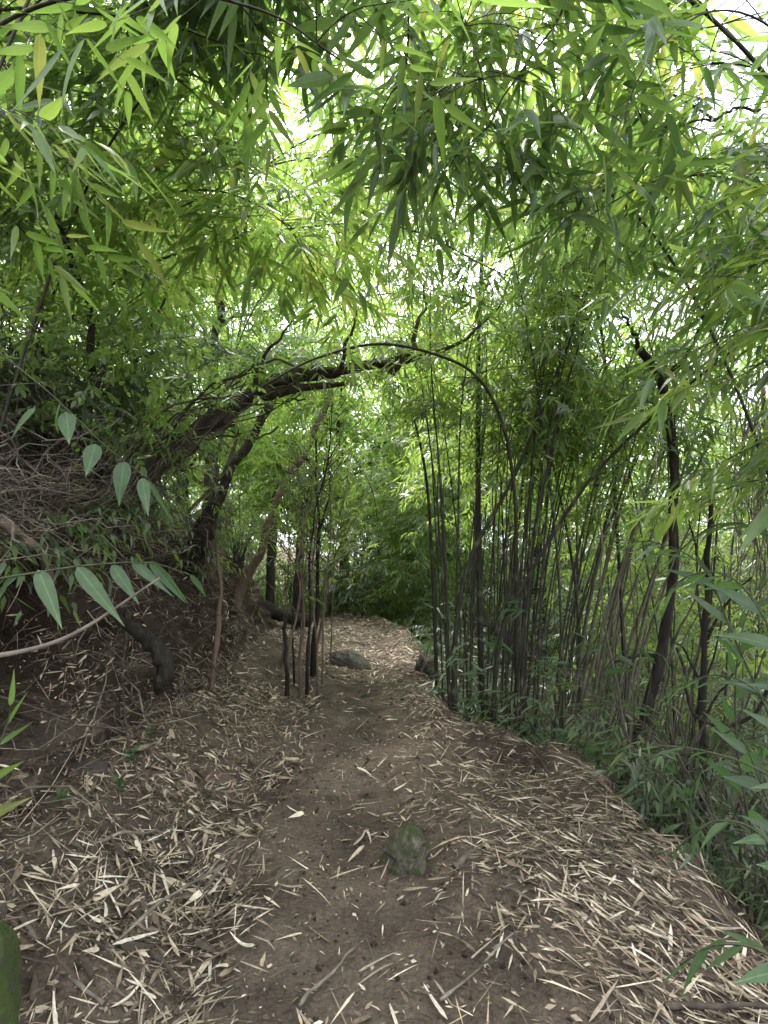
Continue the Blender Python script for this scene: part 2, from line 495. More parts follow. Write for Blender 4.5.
M_CREAM = flake_mat('cream_dry_leaf', [(0, (.42, .36, .285)), (1, (.58, .51, .42))])
M_TAN = flake_mat('tan_dry_leaf', [(0, (.22, .17, .125)), (1, (.33, .265, .20))])
M_BROWN = flake_mat('brown_dry_leaf', [(0, (.085, .06, .042)), (1, (.17, .125, .09))])
M_CRUMB = flake_mat('litter_crumb', [(0, (.04, .028, .02)), (.5, (.14, .1, .072)), (.8, (.3, .24, .17)), (1, (.5, .43, .33))], .05, .85)


def ground_mat():
    m, nt, out = mat_new('trail_dirt')
    tc = nt.nodes.new('ShaderNodeTexCoord')
    def noise(sc, det=8, ro=.65):
        n = nt.nodes.new('ShaderNodeTexNoise'); n.inputs['Scale'].default_value = sc; n.inputs['Detail'].default_value = det; n.inputs['Roughness'].default_value = ro
        nt.links.new(tc.outputs['Object'], n.inputs['Vector']); return n.outputs[0]
    big = ramp(nt, [(.32, (.058, .044, .034)), (.5, (.104, .079, .060)), (.68, (.152, .118, .091))]); nt.links.new(noise(1.7), big.inputs[0])
    fine = ramp(nt, [(.3, (.42, .40, .39)), (.48, (.92, .92, .92)), (.62, (1.35, 1.32, 1.28)), (.72, (2.5, 2.4, 2.2))]); nt.links.new(noise(55, 10, .75), fine.inputs[0])
    mx = nt.nodes.new('ShaderNodeMix'); mx.data_type = 'RGBA'; mx.blend_type = 'MULTIPLY'; mx.inputs[0].default_value = 1
    nt.links.new(big.outputs[0], mx.inputs[6]); nt.links.new(fine.outputs[0], mx.inputs[7])
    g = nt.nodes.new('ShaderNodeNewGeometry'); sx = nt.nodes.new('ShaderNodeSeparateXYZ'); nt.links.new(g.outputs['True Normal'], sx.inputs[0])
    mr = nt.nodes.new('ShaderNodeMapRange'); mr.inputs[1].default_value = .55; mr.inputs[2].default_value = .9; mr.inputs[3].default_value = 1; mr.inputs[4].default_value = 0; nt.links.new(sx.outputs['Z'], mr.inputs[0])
    steep_shade = nt.nodes.new('ShaderNodeMix'); steep_shade.data_type = 'RGBA'; steep_shade.blend_type = 'MULTIPLY'; steep_shade.inputs[7].default_value = (.42, .40, .38, 1)  # darker soil on steep faces, with the bank's shade put into its colour
    nt.links.new(mr.outputs[0], steep_shade.inputs[0]); nt.links.new(mx.outputs[2], steep_shade.inputs[6]); mx = steep_shade
    p = nt.nodes.new('ShaderNodeBsdfPrincipled'); nt.links.new(mx.outputs[2], p.inputs['Base Color'])
    p.inputs['Roughness'].default_value = .95; p.inputs['Specular IOR Level'].default_value = .15
    b = nt.nodes.new('ShaderNodeBump'); b.inputs['Strength'].default_value = 1.0; b.inputs['Distance'].default_value = .03; nt.links.new(noise(38, 12, .75), b.inputs['Height'])
    nt.links.new(b.outputs[0], p.inputs['Normal']); nt.links.new(p.outputs[0], out.inputs['Surface'])
    return m


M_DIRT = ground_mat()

# ------------------------------------------------------------------ world, sun
w = bpy.data.worlds.new('World'); S.world = w; w.use_nodes = True
nt = w.node_tree; nt.nodes.clear()
sky = nt.nodes.new('ShaderNodeTexSky'); sky.sky_type = 'NISHITA'; sky.sun_disc = False
SUN_EL, SUN_AZ = radians(62), radians(-25)      # azimuth from +Y towards +X
sky.sun_elevation = SUN_EL; sky.sun_rotation = SUN_AZ
sky.dust_density = 3; sky.air_density = 1
tc = nt.nodes.new('ShaderNodeTexCoord'); nz = nt.nodes.new('ShaderNodeTexNoise'); nz.inputs['Scale'].default_value = 3.2; nz.inputs['Detail'].default_value = 6
nt.links.new(tc.outputs['Generated'], nz.inputs['Vector'])
cr = ramp(nt, [(.36, (.35, .35, .35)), (.56, (1, 1, 1))]); nt.links.new(nz.outputs[0], cr.inputs[0])
mx = nt.nodes.new('ShaderNodeMix'); mx.data_type = 'RGBA'; mx.inputs[7].default_value = (8.5, 8.9, 9.4, 1)
nt.links.new(cr.outputs[0], mx.inputs[0]); nt.links.new(sky.outputs[0], mx.inputs[6])
bg = nt.nodes.new('ShaderNodeBackground'); bg.inputs[1].default_value = .075
nt.links.new(mx.outputs[2], bg.inputs[0])
wo = nt.nodes.new('ShaderNodeOutputWorld'); nt.links.new(bg.outputs[0], wo.inputs[0])
sd = bpy.data.lights.new('sun', 'SUN'); sd.energy = 1.5; sd.angle = radians(10); sd.color = (1, .97, .935)
so = bpy.data.objects.new('sun', sd); COL.objects.link(so)
so.rotation_euler = (pi / 2 - SUN_EL, 0, pi - SUN_AZ)
so.location = (0, 0, 20)
vs = S.view_settings
vs.view_transform = 'Standard'; vs.look = 'None'; vs.gamma = 1; vs.use_curve_mapping = False
vs.exposure = 3.2
c = S.cycles
c.max_bounces = 14; c.diffuse_bounces = 10; c.glossy_bounces = 3; c.transmission_bounces = 10; c.transparent_max_bounces = 8
c.use_denoising = True
try: c.denoiser = 'OPENIMAGEDENOISE'
except Exception: pass
c.sample_clamp_indirect = 8

# ------------------------------------------------------------------ ground sheet
def axis(a, b, step, lo, hi, g=1.22):
    core = list(np.arange(a, b, step))
    s, x = step, a
    left = []
    while x > lo: s *= g; x -= s; left.append(x)
    s, x = step, core[-1]
    right = []
    while x < hi: s *= g; x += s; right.append(x)
    return np.array(left[::-1] + core + right)


gx = axis(-3.0, 2.3, .024, -400, 400); gx = np.sort(np.concatenate([gx[(gx < -2.5) | (gx > -1.66)], np.arange(-2.5, -1.66, .0095)])); gy = axis(.4, 8.2, .028, -400, 400, 1.12)
GX, GY = np.meshgrid(gx, gy)
gv = ground_xyz(GX, GY)
ny, nx = GX.shape
ii = (np.arange(ny - 1)[:, None] * nx + np.arange(nx - 1)[None]).reshape(-1)
mb = MB(); mb.add(gv.reshape(-1, 3), np.stack([ii, ii + 1, ii + nx + 1, ii + nx], 1))
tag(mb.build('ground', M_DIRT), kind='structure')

# ------------------------------------------------------------------ litter
def gnormal(x, y):
    h = .03
    dx = (H(x + h, y) - H(x - h, y)) / (2 * h); dy = (H(x, y + h) - H(x, y - h)) / (2 * h)
    return nrm(np.stack([-dx, -dy, np.ones_like(x)], -1))


def density(x, y):
    d = np.abs(x - xc(y)); left = x < xc(y)
    e = x - edge(y)
    dens = np.where(left,   .08 + .8 * sstep(.28, .72, d), .10 + .8 * sstep(.25, 1.0, d))
    dens = np.maximum(dens, np.exp(-((e + .08) / .3) ** 2))
    dens = np.maximum(dens, 1.0 * sstep(6.2, 8.5, y))
    dens = dens * np.where(e > .35, np.exp(-(e - .35) * 1.3), 1)
    t = toe(y) - x
    dens = dens * np.where(t > 0, np.exp(-t * 4) + .25 * sstep(.5, .7, t), 1)
    patch = np.clip(.85 + 1.6 * fbm(x * 1.9, y * 1.9, 4, 77), .12, 1.7)
    return dens * patch


def scatter(n, x0, x1, y0, y1, power=1.0):
    x = U(x0, x1, n * 4); y = y0 + (y1 - y0) * U(0, 1, n * 4) ** power
    keep = U(0, 1.2, n * 4) < density(x, y)
    x, y = x[keep][:n], y[keep][:n]
    return x, y


def litter_leaves(lv, x, y, L0, L1, wr, lift):
    n = len(x); N = gnormal(x, y)
    # leaves tend to slide downslope on the right hand bank
    az = U(0, 2 * pi, n)
    dn = np.arctan2(-N[:, 1] * 0 - .55, .8)
    right = (x > xc(y) + .5) & (U(0, 1, n) < .55)
    az = np.where(right, dn + rng.normal(0, .35, n), az)
    d = np.stack([np.cos(az), np.sin(az), np.zeros(n)], 1); d -= N * (d * N).sum(1, keepdims=True); d = nrm(d) + N * rng.normal(0.03, .16, n)[:, None]
    L = U(L0, L1, n); W = L * U(wr[0], wr[1], n)
    pos = np.stack([x, y, H(x, y) + U(.003, lift, n)], 1) - d * (L * .5)[:, None] * .9
    lv.add(pos, d, N + U(-.55, .55, (n, 3)), L, W)


lm = MB()
lv = Leaves(); x, y = scatter(12000, -2.2, 2.6, 1.1, 6.5); litter_leaves(lv, x, y, .04, .135, (.06, .15), .04); lv.into(lm, 1)
lv = Leaves(); x, y = scatter(15000, -2.6, 2.2, 5.5, 15); litter_leaves(lv, x, y, .07, .17, (.10, .2), .03); lv.into(lm, 2)
lv = Leaves(); x, y = scatter(6000, -2.2, 2.6, 1.1, 5.5); litter_leaves(lv, x, y, .08, .26, (.018, .04), .045); lv.into(lm, 1)
lv = Leaves(); x, y = scatter(420, -1.9, .2, 1.3, 4.5); litter_leaves(lv, x, y, .06, .15, (.15, .3), .05); lv.into(lm, 0)
tag(lm.build('leaf_litter', M_LITTER), 'carpet of small dry bamboo leaves and straw over the trail and its banks', 'leaf litter', kind='stuff')
cm = MB(); lv = Leaves()
x = U(-2.2, 2.4, 60000); y = 1.0 + 5.5 * U(0, 1, 60000) ** 1.3; k = U(0, 1, 60000) < .16 + density(x, y) * .7; litter_leaves(lv, x[k], y[k], .006, .042, (.08, .5), .012); lv.into(cm, 2)
tag(cm.build('litter_crumbs', M_CRUMB), 'fine broken leaf crumbs strewn over the brown dirt', 'leaf crumbs', kind='stuff')


def curled_leaf(L, W, curl, roll, mat, name='dry_leaf', kink=0.):
    n, m = 12, 5
    t = np.linspace(0, 1, n); w = np.clip(t / .22, 0, 1) ** .7 * np.clip((1 - t) / .78, 0, 1) ** .75 * W * .5 + .0006
    b = MB(); rows = []
    for i in range(n):
        s = np.linspace(-1, 1, m)
        th = s * roll * (.6 + .4 * t[i])
        yy = np.sin(th) / max(roll, .05) * w[i]; zz = (1 - np.cos(th)) / max(roll, .05) * w[i]
        bend = curl * (t[i] - .5) ** 2 * L + kink * max(0, t[i] - .6) * L
        tw = (t[i] - .5) * curl * 1.5
        rows.append(np.stack([np.full(m, (t[i] - .5) * L), yy * cos(tw) - zz * sin(tw) + .06 * L * sin(t[i] * 4 + curl * 9) * abs(curl), zz * cos(tw) + yy * sin(tw) + bend], 1))
    v = np.concatenate(rows)
    i = (np.arange(n - 1)[:, None] * m + np.arange(m - 1)[None]).reshape(-1)
    b.add(v, np.stack([i, i + 1, i + m + 1, i + m], 1))
    return b.mesh(name, mat)


from mathutils import Matrix, Vector
LEAFM = {}
for cname, mt in (('cream', M_CREAM), ('tan', M_TAN), ('brown', M_BROWN)):
    LEAFM[cname] = [curled_leaf(U(.12, .19), U(.012, .024) * (1.5 if cname == 'brown' else 1), U(-.25, .5), U(.3, 1.6), mt, kink=U(-.1, .5)) for _ in range(6)]
ZW = {'left': 'among the litter below the left bank', 'trail': 'on the bare dirt of the trail', 'right': 'on the littered slope right of the trail'}
CW = {'cream': 'pale cream dry bamboo leaf lying', 'tan': 'tan dry bamboo leaf lying', 'brown': 'dark brown withered bamboo leaf lying'}
n_ok = 0
lx, ly = scatter(1500, -1.7, 1.6, 1.75, 3.6, 1.5)
for x0, y0 in zip(lx, ly):
    if n_ok >= 290: break
    if abs(x0) > y0 * .66 + .02: continue
    cn = rng.choice(['cream', 'tan', 'brown'], p=[.38, .42, .2])
    zone = 'trail' if abs(x0 - xc(y0)) < .42 else ('left' if x0 < xc(y0) else 'right')
    o = bpy.data.objects.new('dry_leaf', LEAFM[cn][rng.integers(0, 6)]); COL.objects.link(o)
    N = gnormal(np.array([x0]), np.array([y0]))[0]; N = nrm(N + U(-.25, .25, 3))
    az = U(0, 2 * pi)
    if zone == 'right' and U(0, 1) < .55: az = -.6 + rng.normal(0, .4)
    X = np.array([cos(az), sin(az), 0]); X = nrm(X - N * X.dot(N)); Yv = np.cross(N, X)
    if U(0, 1) < .3: N = -N; Yv = -Yv
    sc = U(.7, 1.3)
    R = Matrix(((X[0], Yv[0], N[0]), (X[1], Yv[1], N[1]), (X[2], Yv[2], N[2])))
    o.matrix_world = Matrix.LocRotScale(Vector((x0, y0, Hs(x0, y0) + U(.010, .03))), R.to_quaternion(), Vector((sc, sc, sc)))
    tag(o, f'{CW[cn]} {ZW[zone]}', 'dead leaf', f'{cn} dry bamboo leaves {ZW[zone]}')
    n_ok += 1

gm = MB(); x = U(-2.0, 2.0, 9000); y = 1.2 + 5 * U(0, 1, 9000) ** 1.4; k = (U(0, 1, 9000) < .55) & (x < edge(y) + .2); x, y = x[k], y[k]; n = len(x)
r = .0025 + .013 * U(0, 1, n) ** 5; zz = H(x, y)
oc = nrm(np.array([(1, 0, 0), (-1, 0, 0), (0, 1, 0), (0, -1, 0), (0, 0, 1), (0, 0, -1)], float)); of = np.array([(0, 2, 4), (2, 1, 4), (1, 3, 4), (3, 0, 4), (2, 0, 5), (1, 2, 5), (3, 1, 5), (0, 3, 5)])
v = np.stack([x, y, zz + r * .3], 1)[:, None] + (oc[None] * U(.6, 1.3, (n, 6, 1)) + U(-.3, .3, (n, 6, 3))) * r[:, None, None]
gm.add(v.reshape(-1, 3), (of[None] + (np.arange(n) * 6)[:, None, None]).reshape(-1, 3))
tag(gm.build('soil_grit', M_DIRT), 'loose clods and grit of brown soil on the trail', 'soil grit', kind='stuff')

# ------------------------------------------------------------------ stones
def stone(name, loc, dims, rz, mat, label, seed, tilt=(0, 0), group=None, rough=.22):
    n, m = 90, 60
    th = np.linspace(0, pi, m)[:, None]; ph = np.linspace(0, 2 * pi, n, endpoint=False)[None]
    d = np.stack([np.sin(th) * np.cos(ph), np.sin(th) * np.sin(ph), np.cos(th) + 0 * ph], -1)
    r = np.random.default_rng(seed)
    # facetted: cut the ball with planes
    rad = np.ones(d.shape[:2])
    for k in range(11):
        pn = nrm(r.normal(size=3)); h = r.uniform(.6, .95)
        dp = d @ pn
        rad = np.where(dp > .05, np.minimum(rad, h / np.maximum(dp, .05)), rad)
    rad = rad + rough * .5 * (fbm(d[..., 0] * 2.1 + seed, d[..., 1] * 2.1 + d[..., 2] * 1.7, 5, seed) + fbm(d[..., 2] * 2.3 + seed, d[..., 0] * 2.3 - d[..., 1], 5, seed + 5)) - .05 * np.abs(fbm(d[..., 0] * 7 + seed, d[..., 2] * 7 + d[..., 1] * 5, 4, seed + 8))
    v = d * rad[..., None] * np.array(dims) * .5
    b = MB(); i = (np.arange(m - 1)[:, None] * n + np.arange(n)[None]).reshape(-1); j = (np.arange(m - 1)[:, None] * n + (np.arange(n)[None] + 1) % n).reshape(-1)
    b.add(v.reshape(-1, 3), np.stack([i, i + n, j + n, j], 1))
    o = b.build(name, mat, loc=loc); o.rotation_euler = (tilt[0], tilt[1], rz)
    return tag(o, label, 'rock', group)


p = P(408, 868, 2.85); stone('rock', on(p[0], 2.95, .05), (.2, .26, .36), .9, M_ROCK, 'small upright mossy green stone sticking out of the trail dirt', 3, (.25, .1), rough=.55)
p = P(347, 655, 8.2); stone('rock', on(p[0], 8.2, .05), (.8, .36, .4), -.55, M_ROCKLT, 'flat grey green boulder on the trail behind the thin bare saplings', 7, (0, .25))
p = P(372, 688, 6.6); stone('rock', on(p[0], 6.5, -.03), (.3, .2, .14), .2, M_ROCKGR, 'low brown stone half sunk in the trail before the flat boulder', 12)
p = P(-4, 985, 1.75); stone('rock', (p[0] - .08, 1.8, .2), (.24, .4, .5), .2, M_MOSSROCK, 'bright green mossy rock cut by the bottom left corner', 15)
p = P(415, 655, 7.9); stone('rock', on(.55, 7.6, .12), (.35, .45, .55), .3, M_ROCKGR, 'dark upright boulder at the right edge of the trail beside the bamboo', 19)
p = P(50, 745, 3.3); stone('rock', on(-1.72, 3.35, -.01), (.3, .2, .17), .4, M_ROCKGR, 'dark mossy stone at the foot of the hollow in the left bank', 23)

# ------------------------------------------------------------------ sticks on the ground
def stick(name, a, b, r, mat, label, group=None, cat='stick', bend=.04, sides=6, seed=1, twig=0):
    a, b = np.asarray(a), np.asarray(b)
    L = np.linalg.norm(b - a); pts = wob(np.linspace(a, b, 14), bend * L * 2, seed, .5)
    m = MB(); m.tube(pts, np.linspace(r, r * .55, 14) * (1 + .25 * np.sin(np.arange(14) * 2.3 + seed)), sides, True)
    rr = np.random.default_rng(seed)
    for k in range(twig):
        i = rr.integers(4, 12); d = nrm(pts[i] - pts[i - 1] + rr.normal(0, .5, 3)); ln = L * rr.uniform(.15, .35)
        m.tube(wob(np.linspace(pts[i], pts[i] + d * ln, 6), .02, k), np.linspace(r * .5, r * .2, 6), 5, True)
    o = m.build(name, mat); return tag(o, label, cat, group)


def gs(px, py, lift=.015):
    """ground point seen at a pixel"""
    Y = CAMZ * F / max(py - HOR, 5)
    for _ in range(12):
        q = P(px, py, Y); h = Hs(q[0], Y); Y *= (CAMZ - h) / max(CAMZ - q[2], .05); Y = min(max(Y, 1.2), 14)
    q = P(px, py, Y); return np.array([q[0], Y, Hs(q[0], Y) + lift])


STK = [((20, 920), (105, 1010), .012, 'long grey stick running to the bottom left corner'),
       ((150, 955), (188, 1000), .010, 'short thick dark stick lying near the bottom edge left of the trail'),
       ((300, 1010), (355, 955), .007, 'thin bent twig on the trail at the bottom edge'),
       ((100, 960), (250, 850), .008, 'long thin twig crossing the left litter towards the trail'),
       ((195, 905), (225, 870), .012, 'stubby broken stick in the litter at the left edge of the trail'),
       ((600, 850), (525, 750), .014, 'brown branch lying along the top of the right berm'),
       ((635, 905), (560, 800), .010, 'thin branch lying just below the right berm'),
       ((500, 890), (560, 920), .007, 'slim grey twig on the right slope among straw'),
       ((665, 1010), (768, 1018), .012, 'dark curved stick across the bottom right corner'),
       ((440, 1005), (520, 940), .006, 'thin straw coloured twig right of the bottom of the trail'),
       ((85, 850), (160, 835), .010, 'grey stick half buried in leaves left of the trail'),
       ((115, 720), (155, 790), .013, 'dark root like stick standing out of the foot of the left bank'),
       ((455, 870), (482, 850), .018, 'flat chip of dead wood beside the mossy stone'),
       ((700, 960), (640, 880), .009, 'brown twig on the edge of the right drop'),
       ((240, 785), (300, 730), .006, 'thin twig at the left edge of the trail, mid distance'),
       ((590, 790), (530, 745), .016, 'thick rotten branch along the crest of the right berm')]
for k, (a, b, r, lab) in enumerate(STK):
    stick('stick', gs(*a), gs(*b, .03), r, M_STICKDK if 'dark' in lab or 'brown' in lab or 'rotten' in lab else M_STICK, lab, 'sticks lying on the ground', seed=k + 3, twig=1 if k % 3 == 0 else 0)

# ------------------------------------------------------------------ left bank: roots, brush, hanging stump
HANG = []
for k in range(5):
    n = 10; L = U(.3, .7)
    pts = wob(np.stack([np.linspace(0, U(.05, .15), n), U(-.1, .1) * np.linspace(0, 1, n), -np.linspace(0, L, n)], 1), .12, k + 40)
    m = MB(); m.tube(pts, np.linspace(U(.0025, .006), .001, n), 5)
    HANG.append(m.mesh('root', M_STICKDK))


def face_pt(y, f):
    x0 = toe(y) - .55 * f
    return ground_xyz(np.array([x0]), np.array([y]))[0]


for k in range(70):
    y0 = U(2.5, 6.5); q = face_pt(y0, U(.35, 1.0))
    o = bpy.data.objects.new('hanging_root', HANG[k % 5]); COL.objects.link(o)
    o.location = q + np.array([.01, 0, .02]); o.rotation_euler = (U(-.4, .4), U(-.5, .2), U(-.8, .8)); s = U(.6, 1.2); o.scale = (s, s, s)
    zone = 'over the dark hollow of the left bank' if y0 < 3.4 else ('on the bare face of the left bank' if y0 < 4.8 else 'on the far stretch of the left bank')
    tag(o, 'thin brown root hanging ' + zone, 'root', 'roots hanging ' + zone)

BR = []
for k in range(9):
    L = U(.6, 1.7); n = 12
    m = MB(); pts = wob(np.stack([np.linspace(-L / 2, L / 2, n), np.zeros(n), U(.0, .15) * np.sin(np.linspace(0, pi, n))], 1), .3, k + 60)
    r = U(.004, .013)
    m.tube(pts, np.linspace(r, r * .35, n), 5, True)
    for j in range(rng.integers(1, 5)):
        i = rng.integers(2, 10); d = nrm(pts[i + 1] - pts[i] + rng.normal(0, .6, 3))
        m.tube(wob(np.linspace(pts[i], pts[i] + d * U(.15, .5), 7), .08, j + k), np.linspace(r * .55, r * .2, 7), 4)
    BR.append(m.mesh('dead_branch', [M_STICK, M_STICKDK, M_STICK][k % 3]))
for k in range(290):
    y0 = 2.7 + 4.2 * U(0, 1) ** 1.3; t = abs(rng.normal(.55, .4)); x0 = float(toe(y0)) - t
    near = y0 < 4.4
    o = bpy.data.objects.new('dead_branch', BR[k % 9]); COL.objects.link(o)
    o.location = ground_xyz(np.array([x0]), np.array([y0]))[0] + np.array([0, 0, abs(rng.normal(0, .22))])
    o.rotation_euler = (U(-.6, .6), U(-.5, .5), U(-.9, .9) + (0 if U(0, 1) < .6 else pi / 2)); s = U(.6, 1.1); o.scale = (s, s, s)
    col = ['pale grey', 'dark damp', 'pale grey'][(k % 9) % 3]
    zone = 'in the brush heap above the hollow' if near else 'along the top of the bank farther on'
    tag(o, f'{col} dead branch {zone}', 'branch', f'{col} dead branches {zone}')

tm = MB()
for k in range(3800):
    y0 = 2.4 + 5.5 * U(0, 1) ** 1.4; t = U(-.1, 1.5); x0 = float(toe(y0)) - t
    if U(0, 1) > .35 + .65 * (t > .4) or (abs(y0 - 3.25) < .55 and .05 < t < .5): continue
    a = ground_xyz(np.array([x0]), np.array([y0]))[0]; L = U(.08, .45)
    d = nrm(np.array([U(-.5, .9), U(-1, 1), U(-.9, .5) if t < .6 else U(-.35, .45)]))
    mid = a + d * L * .5 + rng.normal(0, L * .07, 3)
    tm.tube(np.array([a + [0, 0, .01], mid, a + d * L]), np.array([1, .8, .4]) * U(.0012, .004), 3)
tag(tm.build('brush_debris', M_LITTER), 'fine dead twigs and rootlets matting the face and top of the left bank', 'brush debris', kind='stuff')
# dark hanging stump on the bank
pts = spline([P(118, 618, 4.1), P(138, 632, 4.0), P(158, 652, 3.95), P(165, 672, 3.95), P(158, 692, 4.0)], 60)
ang = np.arange(14)
rad = np.linspace(.03, .075, 60) * np.concatenate([np.ones(50), np.linspace(1, .5, 10)])
m = MB(); m.tube(pts, rad[:, None] * (1 + .7 * fbm(np.arange(60)[:, None] * .28, np.cos(ang / 14 * 6.283)[None] * 2 + np.sin(ang / 14 * 6.283)[None] + 0 * pts[:, :1], 5, 8)), 14, True)
tag(m.build('dead_root', M_BARK), 'thick black rotten root hooking down out of the left bank', 'root')
pts = spline([P(-20, 515, 3.0), P(20, 535, 3.1), P(42, 558, 3.2), P(50, 585, 3.3)], 20)
m = MB(); m.tube(wob(pts, .03, 4), np.linspace(.032, .026, 20), 8, True)
tag(m.build('dead_root', M_BARKLT), 'brown bent root curving over the brush above the hollow', 'root')

# ------------------------------------------------------------------ big trunks
def trunk_mesh(pts, r0, r1, seed, sides=16, rough=.3, flare=0., knots=0):
    n = len(pts); t = np.linspace(0, 1, n)
    r = r0 + (r1 - r0) * t + flare * np.exp(-t * 14)
    a = np.arange(sides) / sides * 2 * pi
    k = 1 + rough * (fbm(t[:, None] * 9 + seed, np.cos(a)[None] * 1.6 + np.sin(a)[None] * 1.3 + seed, 4, seed) + .6 * fbm(t[:, None] * 34, np.cos(a)[None] * 4 + 3 * np.sin(a)[None] + 0 * t[:, None], 4, seed + 2))
    m = MB(); m.tube(pts, r[:, None] * k, sides, True); return m


tr = empty('fallen_tree', P(95, 520, 4.3), 'thick dark mossy trunk leaning from the left bank over the trail', 'tree')
base = np.array(tr.location)
pts = spline([P(60, 560, 4.2), P(120, 490, 4.5), P(185, 445, 4.8), P(245, 402, 5.1), P(300, 377, 5.3), P(350, 371, 5.5), P(398, 368, 5.6)], 60)
pts0 = pts
m = trunk_mesh(wob(spline(pts, 150), .09, 3) - base, .112, .055, 5, 26, .65); m.build('trunk', M_BARKMOSS, tr)
m = trunk_mesh(spline([P(262, 396, 5.15), P(300, 388, 5.25), P(345, 384, 5.3)], 20) - base, .06, .02, 6, 10, .3); m.build('limb', M_BARKMOSS, tr)
m = trunk_mesh(spline([P(390, 371, 5.58), P(402, 356, 5.6), P(415, 345, 5.6)], 14) - base, .07, .05, 9, 10, .3); m.build('limb', M_BARKMOSS, tr)
for tq in ([P(405, 362, 5.6), P(440, 352, 5.6), P(480, 330, 5.7), P(510, 290, 5.8)], [P(400, 358, 5.6), P(420, 320, 5.6), P(428, 270, 5.6)], [P(330, 376, 5.4), P(350, 340, 5.3), P(362, 300, 5.2)], [P(250, 402, 5.1), P(262, 360, 5.0), P(300, 320, 4.9)]):
    q = wob(spline(tq, 20), .08, int(tq[0][0] * 50)) - base; trunk_mesh(q, .028, .006, 13, 8, .3).build('limb', M_BARKMOSS, tr)
m = trunk_mesh(spline([P(185, 450, 4.8), P(235, 425, 4.9), P(225, 470, 4.8), P(190, 510, 4.6)], 24) - base, .02, .012, 9, 8, .3); m.build('limb', M_BARKMOSS, tr)
lv = Leaves(); tw = MB(); N = 260; ps = pts0[rng.integers(14, 60, N)] - base + np.stack([rng.normal(0, .14, N), rng.normal(-.1, .1, N), U(-.05, .4, N)], 1)
ps[:90] = pts0[-1] - base + rng.normal(0, .25, (90, 3))
put_sprays(lv, None, ps, U(0, 6.28, N), U(-.6, .3, N), U(-.4, .4, N), U(.11, .17, N)); fm = MB(); lv.into(fm, 1); fm.build('foliage', M_BAM, tr, False)
# creepers twisted round the trunk
for k in range(15):
    n = 40; t = np.linspace(0, 1, n)
    b0 = spline([P(100, 530, 4.35), P(150, 475, 4.6), P(210, 425, 4.9), P(270, 390, 5.15), P(330, 372, 5.4)], n)
    ph = U(0, 6); off = U(.1, .22) + .25 * U(0, 1) ** 3
    q = b0.copy(); q[:, 2] += off * np.cos(t * U(3, 8) + ph) + .02; q[:, 1] += off * np.sin(t * U(3, 8) + ph) - .08
    i0 = rng.integers(0, 12); i1 = rng.integers(24, 40)
    m = MB(); m.tube(wob(q[i0:i1], .12, k + 9), U(.005, .011), 5)
    tag(m.build('creeper', M_BARK if k % 2 else M_STICKDK), 'thin woody creeper twined along the mossy leaning trunk', 'vine', 'creepers on the leaning trunk')

for spec in [([(182, 585, 7.0), (205, 525, 7.0), (232, 470, 7.1), (268, 410, 7.3), (300, 360, 7.5)], .085, .045, M_BARKMOSS, 'tall_tree', 'grey mossy broken tree leaning right beyond the mossy trunk'),
             ([(232, 610, 8.2), (262, 545, 8.2), (290, 480, 8.3), (318, 420, 8.5), (340, 350, 8.6)], .06, .035, M_BARKLT, 'tall_tree', 'slim light brown trunk leaning right above the far left bank')]:
    pp, r0, r1, mt, nm, lab = spec
    q = spline([P(*a) for a in pp], 50)
    e = empty(nm, q[0], lab, 'tree')
    trunk_mesh(wob(q, .1, int(r0 * 1000)) - q[0], r0, r1, int(r0 * 900), 14, .35, .06).build('trunk', mt, e)
    lv = Leaves(); tw = MB(); N = 130
    idx = rng.integers(26, 50, N); ps = q[idx] - q[0] + rng.normal(0, .4, (N, 3))
    put_sprays(lv, tw, ps, U(0, 6.28, N), U(-.5, .3, N), U(-.4, .4, N), U(.13, .19, N))
    fm = MB(); lv.into(fm, 1); fm.build('foliage', M_BAM, e, False)
# shredded stump with hanging fibres
q = spline([P(180, 590, 6.3), P(196, 555, 6.3), P(208, 520, 6.35), P(214, 505, 6.4)], 24)
e = empty('tree_stump', q[0], 'rotten splintered stump with frayed brown bark beside the leaning trees', 'stump')
trunk_mesh(q - q[0], .13, .09, 77, 14, .6, .06).build('trunk', M_BARK, e)
fm = MB()
for k in range(70):
    a = q[rng.integers(10, 24)] - q[0] + rng.normal(0, .07, 3); L = U(.15, .5)
    fm.tube(wob(np.linspace(a, a + np.array([U(0, .25), U(-.1, .1), -L]), 6), .05, k), U(.002, .006), 3)
fm.build('bark_fibres', M_BARKLT, e)
q = [P(212, 690, 5.6), P(216, 640, 5.6), P(222, 590, 5.65), P(219, 555, 5.65)]
m = trunk_mesh(wob(spline(q, 26), .04, 2), .028, .018, 31, 9, .3)
tag(m.build('dead_sapling', M_BARKLT), 'short dead brown sapling standing at the foot of the left bank', 'sapling')
# log across the far left of the trail
q = spline([P(262, 606, 10.6), P(280, 615, 10.7), P(312, 622, 10.8)], 24)
m = trunk_mesh(q, .13, .11, 51, 14, .35); tag(m.build('fallen_log', M_BARK), 'dark fallen log behind the thin saplings at the bend of the trail', 'log')
for px in (268, 297):
    m = trunk_mesh(spline([P(px, 640, 11.2), P(px + 3, 560, 11.4), P(px + 8, 480, 11.6)], 24), .11, .07, px, 12, .35)
    tag(m.build('dark_trunk', M_BARK), 'dark trunk at the bend of the trail, ' + ('above the left end of the log' if px == 268 else 'above the right end of the log'), 'tree')

